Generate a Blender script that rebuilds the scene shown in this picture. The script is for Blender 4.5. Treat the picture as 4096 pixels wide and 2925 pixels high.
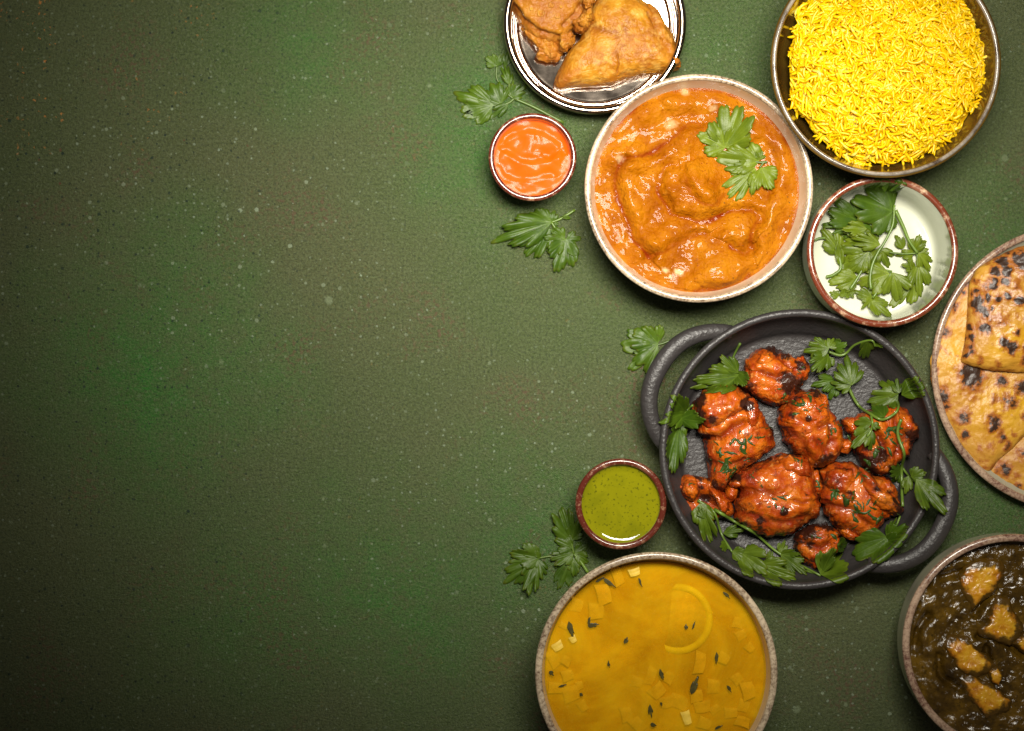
import bpy, math, random
import numpy as np
from mathutils import Vector
from mathutils.bvhtree import BVHTree

# ------------------------------------------------------------------ scene, camera, light
for o in list(bpy.data.objects):
    bpy.data.objects.remove(o)
SC = bpy.context.scene
COL = SC.collection
R = math.radians
S = 0.0002            # metres per photograph pixel on the table
H = 1.7               # camera height

cam_d = bpy.data.cameras.new('camera')
cam = bpy.data.objects.new('camera', cam_d)
COL.objects.link(cam)
cam.location = (0, 0, H)
cam_d.sensor_width = 36
cam_d.lens = 36 * H / (4096 * S)
cam_d.clip_start = 0.05
cam_d.clip_end = 50
SC.camera = cam

W = bpy.data.worlds.new('World')
SC.world = W
W.use_nodes = True
W.node_tree.nodes['Background'].inputs[0].default_value = (1.0, 0.88, 0.76, 1)
W.node_tree.nodes['Background'].inputs[1].default_value = 0.05

def area(name, loc, aim, sx, sy, power, col, spread):
    d = bpy.data.lights.new(name, 'AREA')
    d.shape = 'RECTANGLE'
    d.size, d.size_y = sx, sy
    d.energy = power
    d.color = col
    d.spread = R(spread)
    o = bpy.data.objects.new(name, d)
    COL.objects.link(o)
    o.location = loc
    o.rotation_euler = (Vector(aim) - Vector(loc)).to_track_quat('-Z', 'Y').to_euler()
    return o
area('softbox', (0.13, 0.275, 0.95), (0.09, 0.135, 0.0), 0.48, 0.23, 3.15, (1.0, 0.95, 0.84), 61)

SC.view_settings.view_transform = 'Standard'
SC.view_settings.look = 'None'
SC.view_settings.exposure = 0.0
SC.view_settings.gamma = 1.0
SC.view_settings.use_curve_mapping = False
SC.render.resolution_x = 1024
SC.render.resolution_y = 731

# ------------------------------------------------------------------ helpers
def at(px, py, z=0.0):
    k = S * (H - z) / H
    return ((px - 2048) * k, -(py - 1462.5) * k, z)
def rad(rpx, z):
    return rpx * S * (H - z) / H

class Map:            # photograph crop -> full photograph pixels
    def __init__(s, sc, ox, oy):
        s.sc, s.ox, s.oy = sc, ox, oy
    def __call__(s, x, y, z=0.0):
        return at(s.ox + x / s.sc, s.oy + y / s.sc, z)
    def m(s, r, z=0.0):
        return rad(r / s.sc, z)
C1 = Map(2.187, 1760, 0)
C2 = Map(1.674, 2300, 270)
C3 = Map(2.1534, 3040, 0)
C4 = Map(2.537, 3180, 680)
C5 = Map(1.4, 2540, 1220)
C6 = Map(2.706, 1960, 1800)
C7 = Map(2.18, 2100, 2180)
C8 = Map(1.922, 3560, 2080)
C9 = Map(1.412, 3680, 900)
CT1 = Map(4.7375, 1780, 180)
CT2 = Map(4.548, 1900, 780)

def _h(ix, iy, iz, s):
    h = (ix * 374761393 + iy * 668265263 + iz * 2147483647 + s * 1274126177) & 0xFFFFFFFF
    h = ((h ^ (h >> 13)) * 1274126177) & 0xFFFFFFFF
    h = ((h ^ (h >> 16)) * 2246822519) & 0xFFFFFFFF
    return h ^ (h >> 15)
def noise3(P, seed=0):
    P = np.asarray(P, float)
    I = np.floor(P).astype(np.int64)
    F = P - I
    U = F * F * F * (F * (F * 6 - 15) + 10)
    out = np.zeros(len(P))
    for dx in (0, 1):
        for dy in (0, 1):
            for dz in (0, 1):
                h = _h(I[:, 0] + dx, I[:, 1] + dy, I[:, 2] + dz, seed)
                gx = (h & 1023) / 511.5 - 1
                gy = ((h >> 10) & 1023) / 511.5 - 1
                gz = ((h >> 20) & 1023) / 511.5 - 1
                d = gx * (F[:, 0] - dx) + gy * (F[:, 1] - dy) + gz * (F[:, 2] - dz)
                w = (U[:, 0] if dx else 1 - U[:, 0]) * (U[:, 1] if dy else 1 - U[:, 1]) * (U[:, 2] if dz else 1 - U[:, 2])
                out += w * d
    return out * 1.3
def fbm(P, f, octs=4, seed=0, gain=0.5, ridged=False):
    a, s, out = 1.0, 0.0, np.zeros(len(P))
    for k in range(octs):
        n = noise3(P * f + k * 17.3, seed + k)
        if ridged:
            n = 1 - 2 * np.abs(n)
        out += a * n
        s += a
        a *= gain
        f *= 2.03
    return out / s
def col2(X, Y, z=0.0):
    return np.stack([X, Y, np.zeros_like(X) + z], 1)

GEO = {}
def wloc(o):
    v = Vector((0, 0, 0))
    while o is not None:
        v += o.location
        o = o.parent
    return v
def mesh(name, V, F, attrs=None, smooth=True):
    me = bpy.data.meshes.new(name)
    V = np.asarray(V, float)
    me.from_pydata(V.tolist(), [], [tuple(int(i) for i in f) for f in F])
    me.update()
    if smooth:
        me.polygons.foreach_set('use_smooth', [True] * len(me.polygons))
    for k, a in (attrs or {}).items():
        at_ = me.attributes.new(k, 'FLOAT', 'POINT')
        at_.data.foreach_set('value', np.asarray(a, np.float32))
    return me
def obj(name, V, F, mat, parent=None, attrs=None, smooth=True, origin=None, key=None):
    """V in world coordinates; the origin is the parent's, or the base of the thing"""
    V = np.asarray(V, float)
    if parent is not None:
        org = np.array(wloc(parent)) if origin is None else np.array(origin)
    else:
        org = np.array(origin) if origin is not None else np.array([(V[:, 0].min() + V[:, 0].max()) / 2, (V[:, 1].min() + V[:, 1].max()) / 2, V[:, 2].min()])
    me = mesh(name, V - org, F, attrs, smooth)
    me.materials.append(mat)
    o = bpy.data.objects.new(name, me)
    COL.objects.link(o)
    if parent is not None:
        o.parent = parent
        o.location = Vector(org) - wloc(parent)
    else:
        o.location = org
    if key:
        GEO.setdefault(key, []).append((V, F))
    return o
def thing(name, label, cat, loc, group=None):
    o = bpy.data.objects.new(name, None)
    o.empty_display_size = 0.02
    COL.objects.link(o)
    o.location = loc
    tag(o, label, cat, group)
    return o
def tag(o, label=None, cat=None, group=None, kind=None):
    if label: o['label'] = label
    if cat: o['category'] = cat
    if group: o['group'] = group
    if kind: o['kind'] = kind
    return o
def bvh(*keys):
    V, F = [], []
    for k in keys:
        for v, f in GEO[k]:
            n = len(V)
            V += v.tolist()
            F += [tuple(int(i) + n for i in q) for q in f]
    return BVHTree.FromPolygons(V, F)
def drop(t, x, y, default=0.0):
    h = t.ray_cast(Vector((x, y, 0.5)), Vector((0, 0, -1)))
    return h[0].z if h[0] is not None else default

def lathe(prof, c, seg=128):
    prof = np.asarray(prof, float)
    n = len(prof)
    a = np.linspace(0, 2 * math.pi, seg, endpoint=False)
    V = np.zeros((seg, n, 3))
    V[:, :, 0] = c[0] + np.cos(a)[:, None] * prof[None, :, 0]
    V[:, :, 1] = c[1] + np.sin(a)[:, None] * prof[None, :, 0]
    V[:, :, 2] = prof[None, :, 1]
    F = []
    for i in range(seg):
        j = (i + 1) % seg
        for k in range(n - 1):
            F.append((i * n + k, j * n + k, j * n + k + 1, i * n + k + 1))
    return V.reshape(-1, 3), F
def smooth_prof(pts, n=8):
    """Catmull-Rom through profile points"""
    P = [np.array(p, float) for p in pts]
    P = [2 * P[0] - P[1]] + P + [2 * P[-1] - P[-2]]
    out = []
    for i in range(1, len(P) - 2):
        for t in np.linspace(0, 1, n, endpoint=False):
            p0, p1, p2, p3 = P[i - 1:i + 3]
            out.append(0.5 * ((2 * p1) + (-p0 + p2) * t + (2 * p0 - 5 * p1 + 4 * p2 - p3) * t * t + (-p0 + 3 * p1 - 3 * p2 + p3) * t ** 3))
    out.append(P[-2])
    return np.array(out)
def tube(path, r, seg=8, flat=1.0):
    """path Nx3, r scalar or N; capped"""
    P = np.asarray(path, float)
    n = len(P)
    r = np.zeros(n) + r
    T = np.gradient(P, axis=0)
    T /= np.linalg.norm(T, axis=1)[:, None] + 1e-12
    up = np.array([0, 0, 1.0])
    V, F = [], []
    for i in range(n):
        s = np.cross(T[i], up)
        if np.linalg.norm(s) < 1e-5: s = np.array([1.0, 0, 0])
        s /= np.linalg.norm(s)
        u = np.cross(s, T[i])
        for k in range(seg):
            a = 2 * math.pi * k / seg
            V.append(P[i] + r[i] * (math.cos(a) * s + flat * math.sin(a) * u))
    for i in range(n - 1):
        for k in range(seg):
            l = (k + 1) % seg
            F.append((i * seg + k, i * seg + l, (i + 1) * seg + l, (i + 1) * seg + k))
    V += [P[0], P[-1]]
    for k in range(seg):
        l = (k + 1) % seg
        F.append((len(V) - 2, l, k))
        F.append((len(V) - 1, (n - 1) * seg + k, (n - 1) * seg + l))
    return np.array(V), F
def disc(c, Rr, zf, nr=120, na=256):
    a = np.linspace(0, 2 * math.pi, na, endpoint=False)
    rr = np.linspace(0, Rr, nr + 1)[1:]
    X = np.concatenate([[c[0]], (c[0] + rr[:, None] * np.cos(a)[None]).ravel()])
    Y = np.concatenate([[c[1]], (c[1] + rr[:, None] * np.sin(a)[None]).ravel()])
    Z = zf(X, Y)
    F = [(0, 1 + k, 1 + (k + 1) % na) for k in range(na)]
    for i in range(nr - 1):
        for k in range(na):
            l = (k + 1) % na
            F.append((1 + i * na + k, 1 + (i + 1) * na + k, 1 + (i + 1) * na + l, 1 + i * na + l))
    return np.stack([X, Y, Z], 1), F
def polydist(X, Y, pts):
    best = np.full(len(X), 1e9)
    side = np.zeros(len(X))
    for (x0, y0), (x1, y1) in zip(pts[:-1], pts[1:]):
        dx, dy = x1 - x0, y1 - y0
        L2 = dx * dx + dy * dy + 1e-12
        t = np.clip(((X - x0) * dx + (Y - y0) * dy) / L2, 0, 1)
        qx, qy = X - x0 - t * dx, Y - y0 - t * dy
        d = np.hypot(qx, qy)
        sd = np.sign(dx * qy - dy * qx)
        side = np.where(d < best, sd, side)
        best = np.minimum(best, d)
    return best, side
def smoothpath(pts, n=8):
    return smooth_prof(pts, n)

def blob(outline, z0, h, na=128, nr=36, p=2.0, q=2.0, seed=1, lumps=((60, .004),), round_=2, ctr=None, under=0.75, tilt=(0, 0), creases=(), fold_amp=0.0, skirt=.14, ragged=0.0):
    """a closed lump with the given outline seen from above (world xy), height h; returns verts, faces, attrs"""
    O = np.array([(q_[0], q_[1]) for q_ in outline])
    c = O.mean(0) if ctr is None else np.array(ctr[:2])
    ang = np.linspace(0, 2 * math.pi, na, endpoint=False)
    rr = np.zeros(na)
    for i, a in enumerate(ang):
        d = np.array([math.cos(a), math.sin(a)])
        best = 0
        for k in range(len(O)):
            p0, p1 = O[k] - c, O[(k + 1) % len(O)] - c
            e = p1 - p0
            den = d[0] * e[1] - d[1] * e[0]
            if abs(den) < 1e-12: continue
            t = (p0[0] * e[1] - p0[1] * e[0]) / den
            u = (p0[0] * d[1] - p0[1] * d[0]) / den
            if t > 0 and -1e-6 <= u <= 1 + 1e-6: best = max(best, t)
        rr[i] = best
    for _ in range(round_):
        rr = (np.roll(rr, 1) + rr * 2 + np.roll(rr, -1)) / 4
    if ragged:
        ap = np.stack([np.cos(ang) * 3.0, np.sin(ang) * 3.0, np.zeros(na) + seed], 1)
        rr = rr * (1 + ragged * fbm(ap, 2.2, 3, seed + 5, gain=.7))
    T = np.linspace(0, math.pi / 2, nr + 1)[1:]
    rho = np.sin(T) ** (2 / p)
    zz = np.cos(T) ** (2 / q)
    zz[-1] = 0
    rho_all = np.concatenate([rho, [0.985, 0.95, under]])
    z_all = np.concatenate([zz * (1 - skirt) + skirt, [skirt * .4, skirt * .1, 0.0]])
    X = c[0] + rho_all[:, None] * (rr * np.cos(ang))[None]
    Y = c[1] + rho_all[:, None] * (rr * np.sin(ang))[None]
    Z = z0 + h * np.repeat(z_all[:, None], na, 1)
    RHO = np.repeat(rho_all[:, None], na, 1)
    V = np.concatenate([[[c[0], c[1], z0 + h]], np.stack([X.ravel(), Y.ravel(), Z.ravel()], 1), [[c[0], c[1], z0]]])
    RH = np.concatenate([[0], RHO.ravel(), [1]])
    n = len(rho_all)
    F = [(0, 1 + k, 1 + (k + 1) % na) for k in range(na)]
    for i in range(n - 1):
        for k in range(na):
            l = (k + 1) % na
            F.append((1 + i * na + k, 1 + (i + 1) * na + k, 1 + (i + 1) * na + l, 1 + i * na + l))
    b = len(V) - 1
    for k in range(na):
        F.append((b, 1 + (n - 1) * na + (k + 1) % na, 1 + (n - 1) * na + k))
    topw = np.clip((V[:, 2] - z0) / max(h, 1e-6), 0, 1)
    V[:, 2] += topw * ((V[:, 0] - c[0]) * tilt[0] + (V[:, 1] - c[1]) * tilt[1])
    # displace along normals
    me = bpy.data.meshes.new('tmp')
    me.from_pydata(V.tolist(), [], F)
    me.update()
    N = np.zeros(len(V) * 3)
    me.vertex_normals.foreach_get('vector', N)
    N = N.reshape(-1, 3)
    bpy.data.meshes.remove(me)
    D = np.zeros(len(V))
    for k, (f, a) in enumerate(lumps):
        D += a * fbm(V, f, 3, seed * 31 + k * 7, ridged=(k == 0 and fold_amp > 0))
    crease = np.zeros(len(V))
    for pts, w, dep in creases:
        d, sd = polydist(V[:, 0], V[:, 1], [(q_[0], q_[1]) for q_ in pts])
        g = np.exp(-(d / w) ** 2)
        crease = np.maximum(crease, g * (dep > 0))
        D -= dep * g
        D += abs(dep) * 0.6 * np.exp(-((d - 2.0 * w) / (1.4 * w)) ** 2) * (sd > 0) * (dep > 0)
    w = np.clip(topw * 3, 0.0, 1)
    V = V + N * (D * w)[:, None]
    V[:, 2] = np.maximum(V[:, 2], z0)
    return V, F, {'rho': RH, 'crease': crease, 'disp': D / (max(abs(D).max(), 1e-9))}

# ------------------------------------------------------------------ material helpers
class M:
    def __init__(s, name):
        s.m = bpy.data.materials.new(name)
        s.m.use_nodes = True
        s.nt = s.m.node_tree
        s.b = s.nt.nodes['Principled BSDF']
        s.out = s.nt.nodes['Material Output']
        s.co = s.nt.nodes.new('ShaderNodeTexCoord').outputs['Object']
    def put(s, sock, v):
        if isinstance(v, bpy.types.NodeSocket): s.nt.links.new(v, sock)
        elif isinstance(v, (tuple, list)) and len(v) == 3 and sock.type == 'RGBA': sock.default_value = (*v, 1)
        else: sock.default_value = v
    def n(s, t, **kw):
        nd = s.nt.nodes.new(t)
        for k, v in kw.items(): setattr(nd, k, v)
        return nd
    def noise(s, scale, detail=3, rough=0.5, vec=None, out='Fac', dist=0.0):
        nd = s.n('ShaderNodeTexNoise')
        s.put(nd.inputs['Vector'], vec or s.co)
        nd.inputs['Scale'].default_value = scale
        nd.inputs['Detail'].default_value = detail
        nd.inputs['Roughness'].default_value = rough
        nd.inputs['Distortion'].default_value = dist
        return nd.outputs[out]
    def vor(s, scale, vec=None, feature='F1', out='Distance'):
        nd = s.n('ShaderNodeTexVoronoi', feature=feature)
        s.put(nd.inputs['Vector'], vec or s.co)
        nd.inputs['Scale'].default_value = scale
        return nd.outputs[out]
    def rng(s, v, a, b, c=0.0, d=1.0):
        nd = s.n('ShaderNodeMapRange')
        s.put(nd.inputs[0], v)
        for i, x in enumerate((a, b, c, d)): s.put(nd.inputs[i + 1], x)
        return nd.outputs[0]
    def ma(s, op, a, b=0.0):
        nd = s.n('ShaderNodeMath', operation=op)
        s.put(nd.inputs[0], a)
        s.put(nd.inputs[1], b)
        return nd.outputs[0]
    def mix(s, f, a, b, blend='MIX'):
        nd = s.n('ShaderNodeMix', data_type='RGBA', blend_type=blend)
        s.put(nd.inputs[0], f)
        s.put(nd.inputs[6], a)
        s.put(nd.inputs[7], b)
        return nd.outputs[2]
    def ramp(s, f, stops):
        nd = s.n('ShaderNodeValToRGB')
        el = nd.color_ramp.elements
        while len(el) < len(stops): el.new(0.5)
        for e, (p, c) in zip(el, stops):
            e.position = p
            e.color = (*c, 1)
        s.put(nd.inputs[0], f)
        return nd.outputs[0]
    def attr(s, name):
        return s.n('ShaderNodeAttribute', attribute_name=name).outputs['Fac']
    def bump(s, h, strength, dist, normal=None):
        nd = s.n('ShaderNodeBump')
        nd.inputs['Strength'].default_value = strength
        nd.inputs['Distance'].default_value = dist
        s.put(nd.inputs['Height'], h)
        if normal is not None: s.put(nd.inputs['Normal'], normal)
        return nd.outputs[0]
    def set(s, **kw):
        names = dict(color='Base Color', rough='Roughness', metal='Metallic', normal='Normal', spec='Specular IOR Level', coat='Coat Weight', coat_rough='Coat Roughness', sss='Subsurface Weight', sss_scale='Subsurface Scale', sss_radius='Subsurface Radius', trans='Transmission Weight', ior='IOR', aniso='Anisotropic')
        for k, v in kw.items(): s.put(s.b.inputs[names[k]], v)
        return s
    def scaled(s, sx, sy, sz):
        nd = s.n('ShaderNodeMapping')
        s.put(nd.inputs[0], s.co)
        nd.inputs['Scale'].default_value = (sx, sy, sz)
        return nd.outputs[0]
    def warp(s, scale, amt):
        nz = s.noise(scale, 2, out='Color')
        v = s.n('ShaderNodeVectorMath', operation='MULTIPLY_ADD')
        s.put(v.inputs[0], nz)
        v.inputs[1].default_value = (amt,) * 3
        s.put(v.inputs[2], s.co)
        return v.outputs[0]

def m_table():
    m = M('painted_board')
    co = m.co
    def blobmask(px, py, r, lo=0.0):
        x, y, _ = at(px, py)
        v = m.n('ShaderNodeVectorMath', operation='DISTANCE')
        m.put(v.inputs[0], m.warp(9, 0.12))
        v.inputs[1].default_value = (x + .06, y + .06, 0.06)
        return m.rng(v.outputs['Value'], r * S, 0.0, 0.0, 1.0)
    big = m.noise(5, 4, 0.55)
    base = m.mix(m.rng(big, .38, .62), (.058, .086, .021), (.078, .088, .030))
    # sprayed brighter green areas
    g = None
    for px, py, r, a in ((620, 1420, 720, 1.0), (1500, 2330, 620, .8), (1000, 2500, 560, .6), (1950, 560, 520, .7), (2080, 2100, 560, .7), (1250, 150, 480, .55), (3950, 1950, 400, .5), (3980, 1000, 360, .4), (2900, 120, 350, .4)):
        k = m.ma('MULTIPLY', blobmask(px, py, r), a)
        g = k if g is None else m.ma('MAXIMUM', g, k)
    gn = m.ma('MULTIPLY', g, m.rng(m.noise(60, 4, .7), .3, .62, .25, 1.0))
    c = m.mix(gn, base, (.016, .155, .006))
    # fine mottling, pinkish-brown wear
    c = m.mix(m.rng(m.noise(460, 3, .8), .44, .66, 0, .6), c, (.145, .18, .078))
    c = m.mix(m.rng(m.noise(520, 3, .7), .48, .66, 0, .75), c, (.022, .038, .012))
    c = m.mix(m.ma('MULTIPLY', m.rng(m.noise(14, 3), .52, .66), m.rng(m.noise(300, 3), .52, .62, 0, .5)), c, (.13, .05, .035))
    # splatter: pale specks of several sizes
    x = m.n('ShaderNodeSeparateXYZ')
    m.put(x.inputs[0], co)
    def specks(scale, rmax, thr, color, dens, wob=0.0016, off=0.0):
        nonlocal c
        nz = m.n('ShaderNodeVectorMath', operation='MULTIPLY_ADD')
        m.put(nz.inputs[0], m.noise(500, 2, out='Color'))
        nz.inputs[1].default_value = (wob,) * 3
        nz2 = m.n('ShaderNodeVectorMath', operation='ADD')
        m.put(nz2.inputs[0], co)
        nz2.inputs[1].default_value = (off, off * 1.7, 0)
        m.put(nz.inputs[2], nz2.outputs[0])
        v = m.n('ShaderNodeTexVoronoi', voronoi_dimensions='2D')
        m.put(v.inputs['Vector'], nz.outputs[0])
        v.inputs['Scale'].default_value = scale
        sc = m.n('ShaderNodeSeparateColor')
        m.put(sc.inputs[0], v.outputs['Color'])
        rr = m.ma('MULTIPLY', m.rng(sc.outputs[0], thr, 1.0, 0.0, 1.0), rmax * scale)
        inside = m.rng(m.ma('SUBTRACT', rr, v.outputs['Distance']), 0.0, rmax * scale * .3)
        f = m.ma('MULTIPLY', inside, dens if dens is not None else 1.0)
        f = m.ma('MULTIPLY', f, m.rng(sc.outputs[1], 0, 1, .35, .9))
        c = m.mix(f, c, color)
    cl = m.rng(m.noise(4.5, 3), .40, .58)
    specks(150, .0012, .48, (.24, .30, .21), m.ma('ADD', m.ma('MULTIPLY', cl, .7), .3))
    specks(75, .0020, .72, (.26, .32, .21), cl, off=.31)
    specks(24, .0036, .80, (.24, .30, .17), .6, .003, off=.77)
    left = m.rng(x.outputs[0], -.08, -.26)
    specks(170, .0012, .50, (.003, .018, .011), m.ma('ADD', left, .12), .0008, off=.13)
    specks(70, .0016, .62, (.003, .022, .013), m.ma('ADD', left, .12), .0008, off=.53)
    ox = m.ma('MULTIPLY', m.rng(x.outputs[0], -.20, -.34), m.rng(x.outputs[1], .13, .22))
    specks(230, .0011, .60, (.60, .22, .04), m.ma('MULTIPLY', m.ma('ADD', ox, .10), m.rng(m.noise(22, 3), .50, .60)), .005, off=.21)
    specks(60, .0018, .84, (.13, .03, .015), m.ma('MULTIPLY', m.ma('ADD', left, .15), m.rng(m.noise(9, 2), .50, .6)), .002, off=.91)
    # relief
    wv = m.warp(60, .012)
    crk = m.n('ShaderNodeTexVoronoi', feature='DISTANCE_TO_EDGE')
    m.put(crk.inputs['Vector'], m.warp(190, .010))
    crk.inputs['Scale'].default_value = 150
    ck = m.rng(crk.outputs['Distance'], 0, .09)
    n1 = m.noise(620, 4, .7)
    n2 = m.noise(130, 3, .6)
    h = m.ma('ADD', m.ma('MULTIPLY', n1, 1.0), m.ma('ADD', m.ma('MULTIPLY', n2, .35), m.ma('MULTIPLY', ck, .10)))
    nm = m.bump(h, 1.0, .0018)
    m.set(color=c, rough=m.rng(m.noise(40, 3), .3, .7, .34, .48), spec=.55, normal=nm)
    return m.m

def m_ceramic(name, col, col2_, spot=(.25, .14, .07), rough=.22, dens=.62, bump_=.1):
    m = M(name)
    c = m.mix(m.noise(30, 4), col, col2_)
    c = m.mix(m.rng(m.noise(420, 2, .6), dens, dens + .06, 0, .8), c, spot)
    m.set(color=c, rough=rough, coat=.3, coat_rough=.1, normal=m.bump(m.noise(90, 3), bump_, .0006))
    return m.m
def m_rim(name, dark, pale, lo, hi, scale=330, rough=.25, patch=.5):
    m = M(name)
    f = m.ma('ADD', m.rng(m.noise(scale, 4, .7), lo, hi), m.ma('MULTIPLY', m.rng(m.noise(45, 3), .45, .65, -.5, .5), patch))
    c = m.mix(m.rng(f, 0, 1), dark, pale)
    m.set(color=c, rough=rough, coat=.3, coat_rough=.12, normal=m.bump(m.noise(500, 3), .2, .0004))
    return m.m

def m_leaf(name, c0, c1, tip=(.16, .16, .02)):
    m = M(name)
    oi = m.n('ShaderNodeObjectInfo').outputs['Random']
    c = m.mix(m.ma('ADD', m.ma('MULTIPLY', oi, .6), m.rng(m.noise(90, 3), .35, .65, -.1, .5)), c0, c1)
    v = m.attr('vein')
    c = m.mix(m.ma('MULTIPLY', v, .35), c, tuple(min(1, x * 1.9 + .015) for x in c1))
    c = m.mix(m.ma('MULTIPLY', m.rng(m.attr('lv'), .86, 1.0), m.rng(m.noise(220, 2), .46, .62, 0, .55)), c, tip)
    c = m.mix(m.rng(m.noise(260, 3), .66, .74, 0, .6), c, (.05, .035, .01))
    nm = m.bump(m.ma('ADD', m.noise(330, 3, .6), m.ma('MULTIPLY', v, -.25)), .4, .0007)
    m.set(color=c, rough=.42, spec=.4, normal=nm)
    tr = m.n('ShaderNodeBsdfTranslucent')
    m.put(tr.inputs[0], m.mix(.5, c, (.20, .34, .02)))
    ms = m.n('ShaderNodeMixShader')
    ms.inputs[0].default_value = .28
    m.nt.links.new(m.b.outputs[0], ms.inputs[1])
    m.nt.links.new(tr.outputs[0], ms.inputs[2])
    m.nt.links.new(ms.outputs[0], m.out.inputs[0])
    return m.m
def m_plain(name, col, rough=.4, var=.25, scale=120, coat=0.0, bump_=0.0, bscale=300, metal=0.0):
    m = M(name)
    c = m.mix(m.rng(m.noise(scale, 3), .3, .7), tuple(x * (1 - var) for x in col), tuple(min(1, x * (1 + var)) for x in col))
    m.set(color=c, rough=rough, coat=coat, metal=metal)
    if bump_: m.set(normal=m.bump(m.noise(bscale, 4, .6), bump_, .001))
    return m.m

MT = {}
MT['table'] = m_table()
CREAM, CREAM2 = (.66, .54, .38), (.58, .48, .33)
MT['cream'] = m_ceramic('cream_glaze', CREAM, CREAM2, dens=.68)
MT['cream_rim'] = m_rim('worn_brown_rim', (.13, .075, .045), (.60, .48, .33), .28, .60, 420)
MT['white'] = m_ceramic('white_glaze', (.58, .59, .46), (.54, .56, .44), dens=.75, rough=.15)
MT['rust_rim'] = m_rim('rust_rim_glaze', (.16, .035, .015), (.62, .42, .26), .52, .74, 180, .18, .3)
MT['red_rim'] = m_rim('dark_red_rim_glaze', (.10, .018, .010), (.45, .26, .15), .52, .74, 200, .15, .3)
MT['grey_cream'] = m_ceramic('grey_cream_glaze', (.42, .40, .29), (.37, .35, .25), dens=.68)
MT['pink_rim'] = m_rim('speckled_pink_brown_rim', (.13, .055, .038), (.46, .32, .22), .30, .60, 420)
def m_darkglaze():
    m = M('dark_brown_glaze')
    c = m.ramp(m.noise(26, 4, .6, m.scaled(1, 1, .25)), ((.3, (.045, .022, .006)), (.55, (.10, .055, .008)), (.8, (.16, .10, .012))))
    m.set(color=c, rough=.16, coat=.5, coat_rough=.06, normal=m.bump(m.noise(70, 3), .08, .0006))
    return m.m
MT['darkglaze'] = m_darkglaze()
MT['darkglaze_rim'] = m_rim('grey_glazed_rim', (.03, .014, .008), (.30, .26, .21), .30, .60, 60, .15, .2)
def m_steel():
    m = M('polished_steel')
    m.set(color=(.54, .45, .37), metal=1.0, rough=m.rng(m.noise(60, 3), .3, .7, .05, .10), normal=m.bump(m.noise(1, 3, .6, m.scaled(30, 700, 30)), .02, .0004))
    return m.m
MT['steel'] = m_steel()
def m_iron():
    m = M('cast_iron')
    c = m.mix(m.noise(80, 3), (.026, .023, .023), (.042, .037, .036))
    n1 = m.bump(m.noise(330, 3, .55), .55, .0012)
    m.set(color=c, rough=m.rng(m.noise(200, 3), .3, .7, .34, .48), spec=.42, normal=n1)
    return m.m
MT['iron'] = m_iron()
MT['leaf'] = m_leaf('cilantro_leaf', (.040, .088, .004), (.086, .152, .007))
MT['leaf_lit'] = m_leaf('cilantro_leaf_lit', (.080, .125, .004), (.165, .225, .009))  # lighter copy of the leaf, its lit look put into the colour
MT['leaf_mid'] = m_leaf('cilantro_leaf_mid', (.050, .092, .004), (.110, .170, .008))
MT['stem'] = m_plain('cilantro_stem', (.11, .18, .022), .35, .3, 60)
MT['stem_dark'] = m_plain('cilantro_stem_dark', (.065, .11, .014), .4, .3, 60)
MT['herb'] = m_plain('chopped_herb', (.030, .065, .008), .45, .5, 400)

def m_curry():
    m = M('curry_sauce')
    n1 = m.noise(45, 5, .6)
    c = m.ramp(n1, ((.30, (.225, .052, .001)), (.5, (.325, .096, .001)), (.72, (.43, .155, .004))))
    c = m.mix(m.rng(m.attr('oil'), .12, .8, 0, .95), c, (.17, .016, .001))  # red oil, also darkening the swirl grooves in place of shading
    sp = m.rng(m.noise(480, 3, .7), .56, .66, 0, .75)
    c = m.mix(m.ma('MULTIPLY', sp, m.rng(m.noise(30, 3), .35, .6, .25, 1)), c, (.15, .020, .001))
    c = m.mix(m.rng(m.noise(240, 3, .6), .58, .70, 0, .45), c, (.40, .15, .010))
    v = m.vor(130)
    c = m.mix(m.ma('MULTIPLY', m.rng(v, .10, .05), m.rng(m.noise(40, 2), .5, .6, 0, .85)), c, (.07, .04, .012))
    c = m.mix(m.attr('cream'), c, (.62, .46, .24))
    h = m.ma('ADD', m.ma('MULTIPLY', m.noise(420, 3, .55), .6), m.ma('MULTIPLY', m.noise(140, 3), 1.0))
    m.set(color=c, rough=m.rng(m.noise(120, 3), .35, .65, .30, .50), spec=.05, coat=.13, coat_rough=.06, normal=m.bump(h, .9, .0022))
    return m.m
MT['curry'] = m_curry()
def m_orange():
    m = M('orange_chutney')
    c = m.mix(m.noise(60, 3), (.64, .070, .001), (.76, .112, .002))
    m.set(color=c, rough=.5, spec=.05, coat=.12, coat_rough=.14, normal=m.bump(m.noise(160, 3, .5), .2, .0010))
    return m.m
MT['orange'] = m_orange()
def m_green():
    m = M('green_chutney')
    c = m.mix(m.noise(50, 3), (.185, .180, .003), (.245, .235, .004))
    c = m.mix(m.rng(m.noise(420, 3), .58, .68, 0, .75), c, (.05, .06, .004))
    c = m.mix(m.rng(m.noise(30, 4, .6, dist=1.0), .48, .62, 0, .45), c, (.12, .13, .003))
    m.set(color=c, rough=.07, normal=m.bump(m.noise(500, 2), .06, .0005))
    return m.m
MT['green'] = m_green()
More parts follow.
